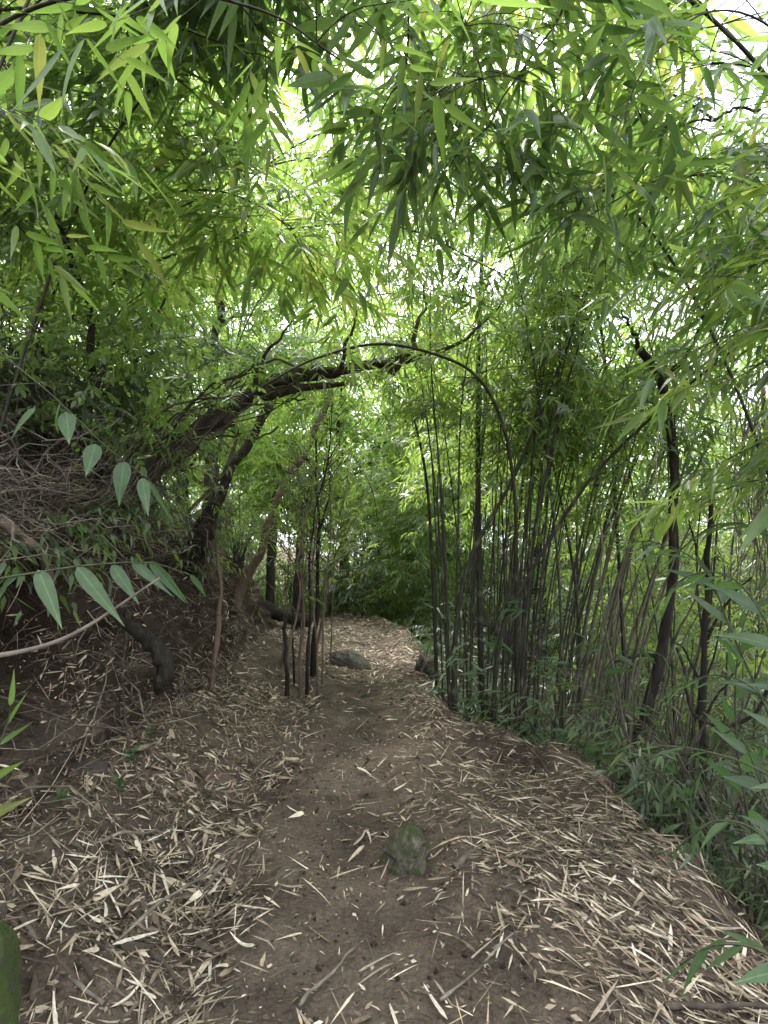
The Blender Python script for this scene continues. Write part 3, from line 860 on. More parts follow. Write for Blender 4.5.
# ------------------------------------------------------------------ central saplings
SAP = [([(287, 686, 6.3), (284, 640, 6.3), (285, 615, 6.3)], .032, 'short snapped sapling at the left end of the mid trail row', []),
       ([(288, 684, 6.35), (290, 645, 6.35), (299, 600, 6.35), (296, 570, 6.4), (262, 520, 6.5)], .022, 'forked pale sapling bending left in the mid trail row', [(3, (310, 480, 6.3)), (3, (322, 430, 6.3))]),
       ([(300, 678, 6.5), (303, 620, 6.5), (302, 540, 6.5), (299, 450, 6.6)], .020, 'thin straight sapling second in the mid trail row', [(2, (285, 470, 6.5))]),
       ([(307, 678, 6.55), (310, 600, 6.55), (313, 520, 6.6), (327, 460, 6.7), (332, 400, 6.8)], .024, 'dark straight sapling in the middle of the mid trail row', [(2, (300, 480, 6.6)), (3, (345, 420, 6.7))]),
       ([(313, 652, 7.4), (317, 590, 7.4), (318, 530, 7.4), (316, 440, 7.5)], .042, 'thickest dark sapling of the mid trail row', [(2, (330, 470, 7.4))]),
       ([(316, 650, 7.6), (326, 605, 7.6), (334, 560, 7.6), (352, 520, 7.7)], .024, 'sapling leaning right over the flat boulder', [(2, (328, 500, 7.6))])]
for k in range(7):
    px = [294, 322, 281, 309, 330, 298, 318][k]; Y = [6.9, 7.0, 7.4, 7.8, 8.4, 8.0, 6.6][k]; py = HOR + (CAMZ - .02) / Y * F
    SAP.append(([(px, py, Y), (px + U(-3, 6), py - 60, Y), (px + U(-6, 14), py - 140, Y), (px + U(-14, 26), py - U(200, 270), Y + .1)], .016, 'slender brown sapling between the thicker stems of the mid trail row', [(2, (px + U(-30, 34), py - 230, Y))]))
for k, (pp, r0, lab, brs) in enumerate(SAP):
    r0 *= .72
    q = wob(spline([P(*a) for a in pp], 40), .05, k + 4)
    q[0, 2] = min(q[0, 2], Hs(q[0, 0], q[0, 1]) - .03)
    e = empty('bare_sapling', q[0], lab, 'sapling', 'thin saplings standing mid trail')
    m = trunk_mesh(q - q[0], r0, r0 * (.8 if k == 0 else .35), k + 61, 10, .3, r0 * .3); m.build('stem', M_BARKLT if k in (1, 2, 5) or k > 6 else M_BARK, e)
    if k == 0: continue
    tips = []
    def brn(bq, r_):
        b_ = MB(); b_.tube(bq, r_, 5, True); b_.build('branch', M_BARKLT if k in (1, 2, 5) or k > 6 else M_BARK, e)
    for st, en in brs:
        i = int(np.argmin(np.linalg.norm(q - P(*pp[st]), axis=1))); i = min(i, 36)
        bq = wob(spline([q[i], (q[i] + P(*en)) / 2 + np.array([.03, 0, -.05]), P(*en)], 20), .06, k) - q[0]
        brn(bq, np.linspace(r0 * .55, r0 * .15, 20)); tips.append(bq)
    for j in range(13):
        i = rng.integers(14, 38); d = np.array([U(-1, 1), U(-.6, .6), U(.4, 1.2)]); a = q[i] - q[0]; L = U(.3, .9)
        bq = wob(np.linspace(a, a + nrm(d) * L, 12), .06, j); brn(bq, np.linspace(r0 * .3, .002, 12)); tips.append(bq)
    lv = Leaves(); ps = np.concatenate([b[-5:] for b in tips]); ps = ps[U(0, 1, len(ps)) < .35]; N = len(ps)
    put_sprays(lv, None, ps, U(0, 6.28, N), U(-.6, .2, N), U(-.4, .4, N), U(.09, .13, N)); fm = MB(); lv.into(fm, 1); fm.build('foliage', M_BAM, e, False)

# ------------------------------------------------------------------ bamboo
def culm_into(mb, q, r0, r1, sides=7, node=.28):
    n = len(q); L = plen(q); s = np.linspace(0, L, n)
    r = r0 + (r1 - r0) * (s / L) ** 1.3
    d = np.abs((s / node) % 1 - .5)
    mb.tube(q, r * (1 + .22 * (d > .43)), sides)
    mb.at[mb.n - n * sides] = np.repeat(np.stack([(d > .468) * 1., np.zeros(n)], 1), sides, 0)


GAPS = [(23, 21.5, 4, 3.2), (24, 41, 3.5, 3.5)]      # openings in the canopy: bearing, height, half widths in degrees


def bamboo_parts(q, r0, start=.35, per_node=3, bl=.7, leaf=.16, lod=1, sprays=4, mat_leaf=None, mat_culm=None, parent=None, node=.28, twig=.002, end=1., droop=.45, seed=0, updir=(.05, .8), gaps=True):
    """culm, branches and foliage of one bamboo, relative to q[0]"""
    q0 = q[0]; L = plen(q)
    n = max(24, int(L / (.045 if r0 > .012 else .06))); qq = spline(q, n) - q0
    m = MB(); culm_into(m, qq, r0, r0 * .22, 8 if lod == 0 else 6, node); m.build('culm', mat_culm, parent)
    lv = Leaves(); tw = MB()
    PS, YA, PI_, SC, TB = [], [], [], [], []
    for s in np.arange(L * start, L * end, node):
        i = min(int(s / L * (n - 1)), n - 2); fr = s / L
        for k in range(rng.poisson(per_node) if per_node > 1 else int(U(0, 1) < per_node)):
            az = U(0, 2 * pi); el = U(*updir)
            b = bl * U(.5, 1.25) * (1 - .45 * max(0, fr - .5) * 2)
            t = np.linspace(0, 1, 7)[:, None]
            d = np.array([cos(az) * cos(el), sin(az) * cos(el), sin(el)])
            bp = qq[i] + d * b * t + np.array([0, 0, -droop * b]) * t ** 2
            TB.append((bp, np.linspace(max(.003, r0 * .2), .0016, 7)))
            for j in range(sprays):
                tt = .3 + .7 * (j + U(0, .8)) / sprays; tt = min(tt, 1)
                PS.append(qq[i] + d * b * tt + np.array([0, 0, -droop * b]) * tt * tt)
                YA.append(az + (U(-.4, .4) if j == sprays - 1 else (1 if j % 2 else -1) * U(.3, 1.2))); PI_.append(el * .4 - droop * tt * 1.2 + U(-.35, .25)); SC.append(leaf * U(.75, 1.2))
    if PS and parent is not None and gaps:
        w_ = np.array(PS) + np.array(parent.location)
        el_ = np.degrees(np.arctan2(w_[:, 2] - CAMZ, np.hypot(w_[:, 0], w_[:, 1]))); az_ = np.degrees(np.arctan2(w_[:, 0], w_[:, 1]))
        kp = np.ones(len(PS), bool)
        for ga, ge, ra, re_ in GAPS: kp &= ((az_ - ga) / ra) ** 2 + ((el_ - ge) / re_) ** 2 > 1
        PS, YA, PI_, SC = [[v_ for v_, k_ in zip(l_, kp) if k_] for l_ in (PS, YA, PI_, SC)]
    N = len(PS)
    if N:
        put_sprays(lv, tw, np.array(PS), np.array(YA), np.array(PI_), U(-.5, .5, N), np.array(SC), twig_r=twig if lod == 0 else 0)
        if len(TB) <= 40 and lod != 0:
            for bp, br_ in TB:
                b1 = MB(); b1.tube(bp, br_, 4); b1.build('branch', mat_culm, parent)
        else:
            for bp, br_ in TB: tw.tube(bp, br_, 3)
            tw.build('branches', mat_culm, parent)
        fm = MB(); lv.into(fm, lod); fm.build('foliage', mat_leaf, parent, lod == 0)
    return lv.count()


def hero(pp, r0, label, group=None, **kw):
    q = np.array([np.asarray(a, float) for a in pp])
    e = empty('bamboo', q[0], label, 'bamboo', group)
    kw.setdefault('mat_leaf', M_BAM); kw.setdefault('mat_culm', M_CULMDK)
    c = bamboo_parts(spline(q, 60), r0, parent=e, **kw)
    return c


# hero culms of the right clump
def foot(px, Y): return np.array([(px - 384) / F * Y * 1.0, Y, Hs((px - 384) / F * Y, Y) - .05])


hero([foot(512, 5.5), P(516, 600, 5.3), P(515, 500, 5.15), P(503, 425, 5.05), P(478, 378, 4.95), P(440, 356, 4.85), P(380, 344, 4.75), P(320, 357, 4.7), P(270, 382, 4.6), P(225, 415, 4.5), P(180, 465, 4.4), P(140, 520, 4.35)], .021,
     'slender dark bamboo culm arching right to left across the whole trail', start=.45, per_node=.8, bl=.35, leaf=.12, sprays=2, end=.98)
hero([foot(452, 5.4), P(455, 640, 5.3), P(470, 560, 5.3), P(512, 480, 5.3), P(550, 390, 5.4), P(585, 300, 5.5), P(615, 210, 5.7)], .022,
     'dark bamboo leaning right from the left side of the clump', start=.55, per_node=1.3, bl=.5, leaf=.14, sprays=3)
hero([foot(488, 5.2), P(500, 640, 5.1), P(535, 565, 5.0), P(590, 480, 4.8), P(660, 410, 4.6), P(740, 345, 4.3), P(830, 285, 4.0)], .023,
     'long dark bamboo slanting low to the right across the thicket', start=.6, per_node=.8, bl=.4, leaf=.14, sprays=2)
hero([foot(480, 6.2), P(479, 560, 6.2), P(478, 420, 6.2), P(480, 300, 6.3), P(487, 180, 6.5), P(500, 60, 6.8)], .036,
     'thickest dark upright bamboo rising from the middle of the clump', start=.45, per_node=2.4, bl=.8, leaf=.16, sprays=4)
hero([foot(436, 6.6), P(432, 560, 6.6), P(425, 470, 6.7), P(408, 390, 6.8), P(395, 300, 6.9), P(370, 200, 7)], .022,
     'dark bamboo leaning left beside the trail, left of the clump', start=.5, per_node=2.2, bl=.7, leaf=.16, sprays=4)
CL = []
for k in range(40):
    px = U(440, 545); Y = U(5.1, 6.4); f = foot(px, Y)
    lean = (px - 480) / 240 + U(-.08, .2); hgt = U(4.5, 7.5); ly = U(-.05, .12)
    r = U(.007, .0135)
    q = [f, f + np.array([lean * hgt * .15, ly * .2, hgt * .33]), f + np.array([lean * hgt * .5, ly * hgt * .5, hgt * .68]), f + np.array([lean * hgt * 1.0 + U(-.3, .5), ly * hgt, hgt])]
    hero(q, r, 'thin dark bamboo culm standing in the clump right of the trail', 'thin culms of the clump right of the trail', start=.6, per_node=1.9, bl=.6, leaf=.16, sprays=4)
for k in range(13):
    px = U(530, 600); Y = U(5.6, 7.6); f = foot(px, Y)
    hgt = U(5, 8); lean = U(.28, .5)
    q = [f, f + np.array([lean * hgt * .22, .1, hgt * .33]), f + np.array([lean * hgt * .55, .2, hgt * .68]), f + np.array([lean * hgt * 1.05, .4, hgt])]
    hero(q, U(.015, .028), 'weathered grey bamboo pole slanting right out of the thicket', 'grey poles slanting right', start=.55, per_node=.8, bl=.5, leaf=.15, sprays=3, mat_culm=M_CULMGR)

# overhead bamboos arching over the trail
OV = [([(2.4, 2.7, -1.0), P(815, 200, 2.6), P(775, 90, 2.4), P(690, 0, 2.3), P(560, -90, 2.2), P(430, -110, 2.1)], .02, 'bamboo arching across the top right corner with drooping leaf fans', dict(start=.42, per_node=4, bl=.7, leaf=.225, sprays=5, lod=0, mat_leaf=M_BAM)),
      ([(3.2, 4.2, -1.4), P(845, 380, 4.0), P(790, 200, 3.7), P(700, 110, 3.4), P(590, 70, 3.1), P(490, 80, 2.9)], .022, 'leafy bamboo arching left under the bright gap in the canopy', dict(start=.5, per_node=4.3, bl=.8, leaf=.225, sprays=5, lod=0, mat_leaf=M_BAMD)),
      ([(3.9, 5.2, -1.6), P(850, 380, 5.0), P(780, 270, 4.7), P(690, 200, 4.4), P(590, 170, 4.2), P(490, 200, 4.0)], .024, 'dark leaved bamboo hanging over the right clump', dict(start=.58, per_node=3.2, bl=.7, leaf=.225, sprays=4, lod=0, mat_leaf=M_BAMD)),
      ([(2.9, 3.3, -1.2), P(850, 320, 3.1), P(800, 220, 2.9), P(735, 180, 2.8), P(660, 180, 2.7), P(590, 215, 2.7)], .016, 'bamboo spray drooping from the right frame edge', dict(start=.5, per_node=2.0, bl=.55, leaf=.19, sprays=4, lod=0, mat_leaf=M_BAMD)),
      ([(-2.7, 3.6, 1.6), P(60, 250, 3.4), P(150, 90, 3.1), P(280, 20, 2.9), P(390, 40, 2.8), P(440, 120, 2.8), P(470, 200, 2.8)], .011, 'bamboo bending over the trail with dark leaves hanging at top centre', dict(start=.45, per_node=4.5, bl=.7, leaf=.225, sprays=5, lod=0, mat_leaf=M_BAMD)),
      ([(-2.4, 2.3, 1.2), P(60, -60, 2.3), P(240, -110, 2.2), P(380, -60, 2.1), P(460, 20, 2.1), P(495, 120, 2.1)], .010, 'close bamboo tip with dark leaf fans hanging from the top centre', dict(start=.55, per_node=3.6, bl=.5, leaf=.22, sprays=4, lod=0, mat_leaf=M_BAMD)),
      ([(2.5, 2.1, -1.0), P(880, 250, 2.2), P(800, 60, 2.1), P(720, 10, 2.0), P(650, 60, 2.0), P(610, 150, 2.0)], .011, 'close bamboo tip with dark leaf fans drooping at the upper right', dict(start=.55, per_node=2.4, bl=.45, leaf=.22, sprays=3, lod=0, mat_leaf=M_BAMD)),
      ([(-2.2, 1.5, 1.0), P(-120, 200, 1.8), P(-20, 40, 1.7), P(120, -10, 1.65), P(260, 10, 1.7), P(340, 60, 1.8)], .013, 'nearest bamboo with big pale leaves hanging at the top left', dict(start=.45, per_node=2.6, bl=.45, leaf=.20, sprays=3, lod=0, mat_leaf=M_BAM)),
      ([(-2.9, 4.6, 2.0), P(40, 330, 4.2), P(110, 220, 3.9), P(200, 190, 3.6), P(280, 220, 3.4), P(330, 300, 3.4)], .012, 'bright leaved bamboo bending down above the mossy trunk', dict(start=.45, per_node=3.8, bl=.7, leaf=.225, sprays=5, lod=0, mat_leaf=M_BAM)),
      ([(-3.2, 6, 2.2), P(150, 330, 5.6), P(230, 200, 5.4), P(330, 130, 5.2), P(420, 140, 5.1), P(480, 210, 5.0)], .016, 'tall bamboo curving right above the arch of the trail', dict(start=.4, per_node=4, bl=.9, leaf=.20, sprays=5, lod=0, mat_leaf=M_BAM)),
      ([(-3.1, 2.9, 1.7), P(-60, 150, 2.9), P(40, 0, 2.7), P(160, -60, 2.6), P(300, -60, 2.6), P(400, -20, 2.6)], .010, 'bamboo crossing the top edge from the left bank', dict(start=.45, per_node=3.8, bl=.7, leaf=.225, sprays=5, lod=0, mat_leaf=M_BAM)),
      ([(2.9, 6.8, -1.4), P(610, 420, 6.6), P(590, 280, 6.2), P(540, 160, 5.8), P(460, 80, 5.5), P(380, 60, 5.3)], .026, 'bamboo rising from the right slope and curling left high over the trail', dict(start=.45, per_node=4, bl=.9, leaf=.18, sprays=5, lod=1, mat_leaf=M_BAM))]
for pp, r, lab, kw in OV:
    hero(pp, r, lab, **kw)

for nm_, pp_ in (('dark twig hanging down from the top edge at top centre', [(395, -220, 1.9), (407, -20, 1.95), (404, 50, 2.0), (392, 100, 2.0), (382, 126, 2.0)]),
                 ('long dark twig slanting from the top edge down to the left', [(680, -200, 2.2), (565, -5, 2.2), (530, 55, 2.2), (490, 120, 2.2), (462, 152, 2.2), (452, 170, 2.2)]),
                 ('short kinked dark twig against the leaves at upper right', [(760, 110, 2.7), (700, 122, 2.6), (668, 128, 2.5), (650, 126, 2.5), (634, 104, 2.5)]),
                 ('thin dark branch crossing the leaves at the upper left', [(-20, 10, 2.5), (90, 15, 2.5), (160, 25, 2.5), (215, 42, 2.5), (275, 62, 2.5)])):
    q = wob(spline([P(*a) for a in pp_], 40), .06, int(pp_[1][0])); e = empty('leafy_twig', q[0], nm_, 'branch')
    m = MB(); m.tube(q - q[0], np.linspace(.0075, .0025, 40), 7, True); m.build('stem', M_BARK, e)
    lv = Leaves()
    for i in (22, 28, 33, 37, 39):
        n_ = 7; a_ = U(0, 6.28, n_); lv.add(np.tile(q[i] - q[0], (n_, 1)) + rng.normal(0, .02, (n_, 3)), np.stack([np.cos(a_), np.sin(a_) * .6, U(-1.2, .1, n_)], 1), np.stack([U(-.4, .4, n_), -np.ones(n_) * .5, np.ones(n_)], 1), U(.13, .22, n_), U(.02, .032, n_))
    fm = MB(); lv.into(fm, 0); fm.build('foliage', M_BAMD, e, True)
for k in range(11):
    Y = 3.6 + k * .65; sd_ = 1 if k % 2 else -1
    bx_ = edge(Y) + U(1.0, 2.2) if sd_ > 0 else toe(Y) - U(.6, 1.6)
    top = U(3.6, 5.8); x1 = U(-.9, 1.3) if sd_ > 0 else U(-1.2, .7)
    b0 = on(bx_, Y, -.1)
    hero([b0, b0 + np.array([-.05 * sd_, -.1, (top - b0[2]) * .5]), np.array([bx_ - .35 * (bx_ - x1), Y - .3, top]), np.array([x1 + .2 * sd_, Y - .6, top + .2]), np.array([x1 - .9 * sd_, Y - .8, top - .35])], U(.016, .024),
         'leafy bamboo on the ' + ('right slope' if sd_ > 0 else 'left bank') + ' arching high over the trail', 'bamboos arching in from the ' + ('right slope' if sd_ > 0 else 'left bank'),
         start=.5, per_node=3.8 if sd_ < 0 else 2.6, bl=.85, leaf=.18, sprays=5, mat_leaf=M_BAM if k % 3 else M_BAMD, mat_culm=M_CULM)
# copied bamboo of the thickets
PROTO = []
for k in range(9):
    hgt = [6.5, 7.5, 8.2, 5.5, 7, 9, 6, 7.6, 4.8][k]; lean = U(.03, .22); arch = U(.2, .9)
    q = np.array([(0, 0, -.1), (lean * hgt * .2, 0, hgt * .35), (lean * hgt * .55, U(-.2, .2), hgt * .7), (lean * hgt + arch, U(-.4, .4), hgt * .97)])
    e = empty('bamboo', (0, 0, 0), 'bamboo', 'bamboo', 'bamboo')
    bamboo_parts(spline(q, 60), U(.011, .021), start=[.42, .5, .55, .3, .48, .5, .4, .45, .15][k], per_node=3.0, bl=.95, leaf=.2, lod=1 if k % 2 else 2, sprays=4, mat_leaf=M_BAM, mat_culm=[M_CULM, M_CULMDK, M_CULM][k % 3], parent=e, gaps=False)
    PROTO.append(e)
used = [False] * 9
G = {'right': ('slim green bamboo in the thicket on the slope right of the trail', 'bamboo thicket on the right slope'),
     'rightfar': ('distant bamboo in the bright thicket far behind the clump', 'bamboo thicket far behind the clump'),
     'left': ('bamboo growing on top of the left bank behind the brush', 'bamboo on the left bank'),
     'end': ('bamboo in the bright grove where the trail bends away', 'bamboo grove at the bend of the trail')}


def plant_bamboo(x, y, zone, rz=None, ks=None):
    k = int(rng.choice(ks)) if ks is not None else int(rng.integers(0, 9))
    if .36 < x / y < .5 and y > 4: k = [3, 8][int(U(0, 2))]
    lab, gr = G[zone]; rz = U(0, 2 * pi) if rz is None else rz; sc = U(.82, 1.12)
    loc = (x, y, Hs(x, y))
    if not used[k]:
        used[k] = True; o = PROTO[k]; o.location = loc; o.rotation_euler = (0, 0, rz); o.scale = (sc, sc, sc); tag(o, lab, 'bamboo', gr)
    else: dup(PROTO[k], loc, rz, sc, lab, gr)


placed = []
def try_pts(n, x0, x1, y0, y1, ok, dmin):
    out = []
    for _ in range(n * 30):
        if len(out) >= n: break
        x, y = U(x0, x1), U(y0, y1)
        if not ok(x, y): continue
        if any((x - a) ** 2 + (y - b) ** 2 < dmin * dmin for a, b in placed): continue
        placed.append((x, y)); out.append((x, y))
    return out


G['sideleft'] = ('off-frame bamboo added close beside the camera to shade the left bank', 'bamboo added on the near left bank for its shade')
G['sideright'] = ('off-frame bamboo added on the slope right of the camera to shade the understory', 'bamboo added on the near right slope for its shade')
for x, y in ((-3.3, 1.0), (-3.9, 2.2), (-4.6, 3.3), (-3.6, -.6), (-5.2, 1.6), (-3.4, 3.6), (-4.2, 4.6)): plant_bamboo(x, y, 'sideleft', ks=[3, 8, 6, 0])  # bamboos added out of frame to darken the bank and right understory
for x, y in ((3.4, 1.2), (4.2, 2.4), (4.9, 3.8), (3.7, -.4), (5.4, 2.2)): plant_bamboo(x, y, 'sideright', ks=[3, 8, 6, 0])
for x, y in try_pts(22, .3, 5, 6.8, 11, lambda x, y: x > edge(y) + .12 and abs(x) < y * .75, .3): plant_bamboo(x, y, 'right', U(-1.0, 1.0))
for x, y in try_pts(9, 3, 8, 5.5, 9.5, lambda x, y: x > edge(y) + 1.6 and x < y * .8 + .5, .55): plant_bamboo(x, y, 'right')
for x, y in try_pts(30, 1, 15, 13.5, 24, lambda x, y: x > edge(y) + .3 and x < y * .75, .6): plant_bamboo(x, y, 'rightfar')
for x, y in try_pts(24, -9, -2.6, 5.5, 16, lambda x, y: x < toe(y) - .7 and x > -y * .8, .6): plant_bamboo(x, y, 'left')
for x, y in try_pts(20, -1.5, 2.5, 13, 16.5, lambda x, y: x > edge(y) + .15, .35): plant_bamboo(x, y, 'end', ks=[8, 3, 8, 0])
for x, y in try_pts(26, -9, 3, 15.5, 24, lambda x, y: (x > edge(y) + .2 or x < toe(y) - .3) and x > -y * .6, .5): plant_bamboo(x, y, 'end', ks=[3, 8, 6, 0, 4, 7])

# ------------------------------------------------------------------ trees
def tree(name, loc, hgt, r0, label, nleaf, leafL, crown_r, crown_z, mat_leaf, mat_bark, seed, shape='oval', lod=2, group=None, lean=(0, 0), wr=.45):
    r = np.random.default_rng(seed)
    e = empty(name, loc, label, 'tree', group)
    q = wob(spline([(0, 0, -.2), (lean[0] * .3, lean[1] * .3, hgt * .4), (lean[0], lean[1], hgt * .9)], 36), .35, seed)
    trunk_mesh(q, r0, r0 * .3, seed, 12, .3, r0 * .6).build('trunk', mat_bark, e)
    lm = MB(); ends = []
    for k in range(14):
        i = r.integers(12, 35); az = r.uniform(0, 6.28); L = crown_r * r.uniform(.5, 1.0)
        d = np.array([cos(az), sin(az), r.uniform(.1, .9)])
        b = wob(spline([q[i], q[i] + d * L * .5, q[i] + d * L * .8 + np.array([0, 0, -.05 * L]), q[i] + d * L * 1.1 + np.array([0, 0, -.2 * L])], 16), .2, k + seed)
        lm.tube(b, np.linspace(r0 * .3, r0 * .05, 16), 5); ends.append(b[5:])
        for j in range(3):
            a = b[r.integers(4, 15)]; d2 = nrm(d + r.normal(0, .6, 3)) * L * .5
            b2 = wob(np.linspace(a, a + d2, 10), .15, j); lm.tube(b2, np.linspace(r0 * .12, r0 * .03, 10), 4); ends.append(b2[3:])
    lm.build('limbs', mat_bark, e)
    pts = np.concatenate(ends); N = nleaf // 7
    ps = pts[r.integers(0, len(pts), N)] + r.normal(0, crown_r * .11, (N, 3))
    lv = Leaves(); put_sprays(lv, None, ps, r.uniform(0, 6.28, N), r.uniform(-.6, .4, N), r.uniform(-.6, .6, N), leafL * r.uniform(.7, 1.2, N), SPR_BROAD if shape == 'oval' else SPR)
    fm = MB(); lv.into(fm, lod, shape); fm.build('crown', mat_leaf, e, False)
    return e


# broadleaf tree on the near left with the dark crooked limb
e = tree('broadleaf_tree', on(-3.4, 4.6), 6.0, .12, 'broadleaf tree with small oval leaves filling the upper left above the bank', 16000, .085, 2.1, 3, M_BROAD, M_BARK, 101, lod=1)
q = spline([P(92, 372, 4.0) , P(90, 320, 3.9), P(72, 260, 3.8), P(45, 205, 3.7), P(0, 170, 3.6), P(-60, 150, 3.6)], 40)
m = trunk_mesh(wob(np.vstack([q]), .05, 7), .03, .02, 71, 8, .3)
lb = m.build('limb', M_BARK, e); lb.matrix_parent_inverse = Matrix.Translation(-Vector(e.location))
lv = Leaves(); N = 900; ps = q[rng.integers(0, 40, N)] + rng.normal(0, .38, (N, 3)) - np.array(e.location)
put_sprays(lv, None, ps, U(0, 6.28, N), U(-.7, .3, N), U(-.5, .5, N), U(.06, .09, N), SPR_BROAD); fm = MB(); lv.into(fm, 1, 'oval'); fm.build('foliage', M_BROAD, e, False)
tree('broadleaf_tree', on(-4.6, 7.5), 8, .16, 'tall shady broadleaf tree behind the small leaved one on the left', 30000, .11, 2.8, 4, M_BROAD, M_BARK, 103)
tree('broadleaf_tree', on(-3.2, 10.5), 7.5, .14, 'bushy tree above the far left bank behind the leaning trunks', 26000, .12, 2.4, 4, M_FAR, M_BARK, 105)
BT = [tree('forest_tree', (0, 0, 0), 11, .22, 'forest tree', 20000, .22, 3.8, 6, M_FAR, M_BARK, 201), tree('forest_tree', (0, 0, 0), 9, .2, 'forest tree', 18000, .22, 3.4, 5, M_FAR, M_BARK, 202, 'lance')]
FT = [(-1.5, 20), (3, 20), (4.5, 17), (1, 18.5), (0, 24), (5.5, 24), (-6, 19), (9.5, 11), (13, 12), (-5.5, 15), (-14, 20), (-9, 22), (-4, 27), (1, 28), (6, 30), (16, 24), (20, 19), (15, 15), (-17, 14), (-12, 11), (24, 30), (-22, 26), (-9, 31), (3, 36), (12, 38)]
for k, (x, y) in enumerate(FT):
    lab = 'tall bright green forest tree far behind the ' + ('left bank' if x < -5 else ('bend of the trail' if x < 4 else 'right thicket')); gr = lab.replace('tree', 'trees')
    b = BT[k % 2]
    if k < 2: b.location = on(x, y); tag(b, lab, 'tree', gr)
    else: dup(b, on(x, y), U(0, 6.28), U(.85, 1.2), lab, gr)

# hooked dark tree on the right slope
q = spline([(P(618, 810, 4.6)), P(630, 770, 4.6), P(648, 705, 4.6), P(664, 640, 4.6), P(674, 570, 4.6), P(675, 480, 4.6), P(668, 415, 4.6), P(657, 375, 4.6), P(640, 350, 4.6)], 60)
q[0, 2] = min(q[0, 2], Hs(q[0, 0], q[0, 1]))
e = empty('crooked_tree', q[0], 'dark crooked trunk bending upright then hooking left on the right slope', 'tree')
trunk_mesh(wob(q, .035, 3) - q[0], .046, .028, 87, 14, .5, .04).build('trunk', M_BARK, e)
m = MB(); m.tube(spline([P(655, 656, 4.6), P(640, 655, 4.5), P(615, 662, 4.4)], 12) - q[0], np.linspace(.02, .01, 12), 6, True)
m.build('limb', M_BARK, e)
lv = Leaves(); N = 130; ps = q[rng.integers(44, 60, N)] - q[0] + rng.normal(0, .3, (N, 3)); put_sprays(lv, None, ps, U(0, 6.28, N), U(-.7, .2, N), U(-.5, .5, N), U(.13, .18, N)); fm = MB(); lv.into(fm, 1); fm.build('foliage', M_BAMD, e, False)
for tq in ([P(642, 352, 4.6), P(632, 335, 4.6), P(622, 312, 4.7)], [P(660, 385, 4.6), P(690, 350, 4.6), P(712, 300, 4.6)]):
    trunk_mesh(wob(spline(tq, 20), .08, 5) - np.array(e.location), .022, .006, 15, 8, .3).build('limb', M_BARK, e)
# slim sapling with the looping vine
q = spline([P(706, 860, 4.0), P(703, 780, 4.0), P(701, 720, 4.0), P(704, 640, 4.0), P(709, 560, 4.0), P(712, 490, 4.0)], 40)
q[0, 2] = Hs(q[0, 0], q[0, 1]) - .05
e = empty('slim_sapling', q[0], 'slim dark sapling with forked branches in the right undergrowth', 'sapling')
trunk_mesh(wob(q, .04, 5) - q[0], .03, .015, 91, 9, .3).build('stem', M_BARK, e)
for a, b_, c_ in [((702, 725), (722, 690), (745, 660)), ((703, 690), (690, 660), (672, 640)), ((706, 640), (730, 600), (750, 575)), ((709, 580), (695, 545), (690, 520))]:
    m = MB(); m.tube(wob(spline([P(*a, 4.0), P(*b_, 3.95), P(*c_, 3.9)], 14), .03, a[0]) - q[0], np.linspace(.012, .005, 14), 6, True); m.build('branch', M_BARK, e)
m = MB(); m.tube(wob(spline([P(677, 648, 4.1), P(684, 668, 4.0), P(687, 700, 3.95), P(699, 720, 3.9), P(728, 728, 3.85), P(755, 712, 3.8), P(772, 670, 3.8), P(776, 610, 3.8)], 50), .03, 6), .011, 8)
tag(m.build('vine', M_BARK), 'thick dark vine looping in a U beside the slim sapling', 'vine')
m = MB(); m.tube(wob(spline([P(660, 415, 4.2), P(657, 450, 4.2), P(656, 480, 4.2), P(656, 512, 4.2)], 20), .02, 6), .004, 5)
tag(m.build('dry_stalk', M_CREAM), 'pale thin dry stalk hanging beside the crooked dark trunk', 'stalk')
# grassy hanging tangle of dead stems, far right
for k in range(26):
    px = U(728, 768); m_ = None
    q = wob(spline([P(px, U(370, 420), 5.6), P(px + U(-6, 6), 480, 5.6), P(px + U(-9, 9), U(520, 620), 5.6)], 24), .12, k + 3)
    m = MB(); m.tube(q, U(.004, .009), 4)
    tag(m.build('dry_stalk', M_STICK), 'dry grey stem hanging in the tangle at the right frame edge', 'stem', 'dry stems hanging at the right edge')

# ------------------------------------------------------------------ fronds: arching stems with two ranks of leaves
def frond(name, pp, nl, L, W, label, mat, group=None, r=.006, lod=0, cat='plant', droop=.3, spread=55, t0=.25, base=None, tipL=.6, smat=None, hang=0.):
    q = spline([np.asarray(a, float) for a in pp], 30)
    e = empty(name, q[0], label, cat, group)
    m = MB(); m.tube(q - q[0], np.linspace(r, r * .35, 30), 6); m.build('stem', smat or M_CULM, e)
    lv = Leaves()
    for k in range(nl):
        t = t0 + (1 - t0) * k / max(1, nl - 1); i = min(int(t * 29), 28)
        T = nrm(q[i + 1] - q[i]); up = np.array([0, 0, 1.]); sd_ = nrm(np.cross(T, up) + 1e-6); nu = np.cross(sd_, T)
        s = 1 if k % 2 else -1; a = radians(spread) * (1 - .35 * t) * U(.85, 1.15)
        if k == nl - 1: a *= .15
        d = T * cos(a) + sd_ * s * sin(a) + np.array([0, 0, -droop * U(.4, 1.2) - hang])
        l = L * (1 - (1 - tipL) * max(0, (t - .4) / .6)) * U(.85, 1.12)
        lv.add(q[i] - q[0], d, nu + U(-.25, .25, 3), l, W * l / L)
    fm = MB(); lv.into(fm, lod); fm.build('foliage', mat, e, lod == 0)
    return e


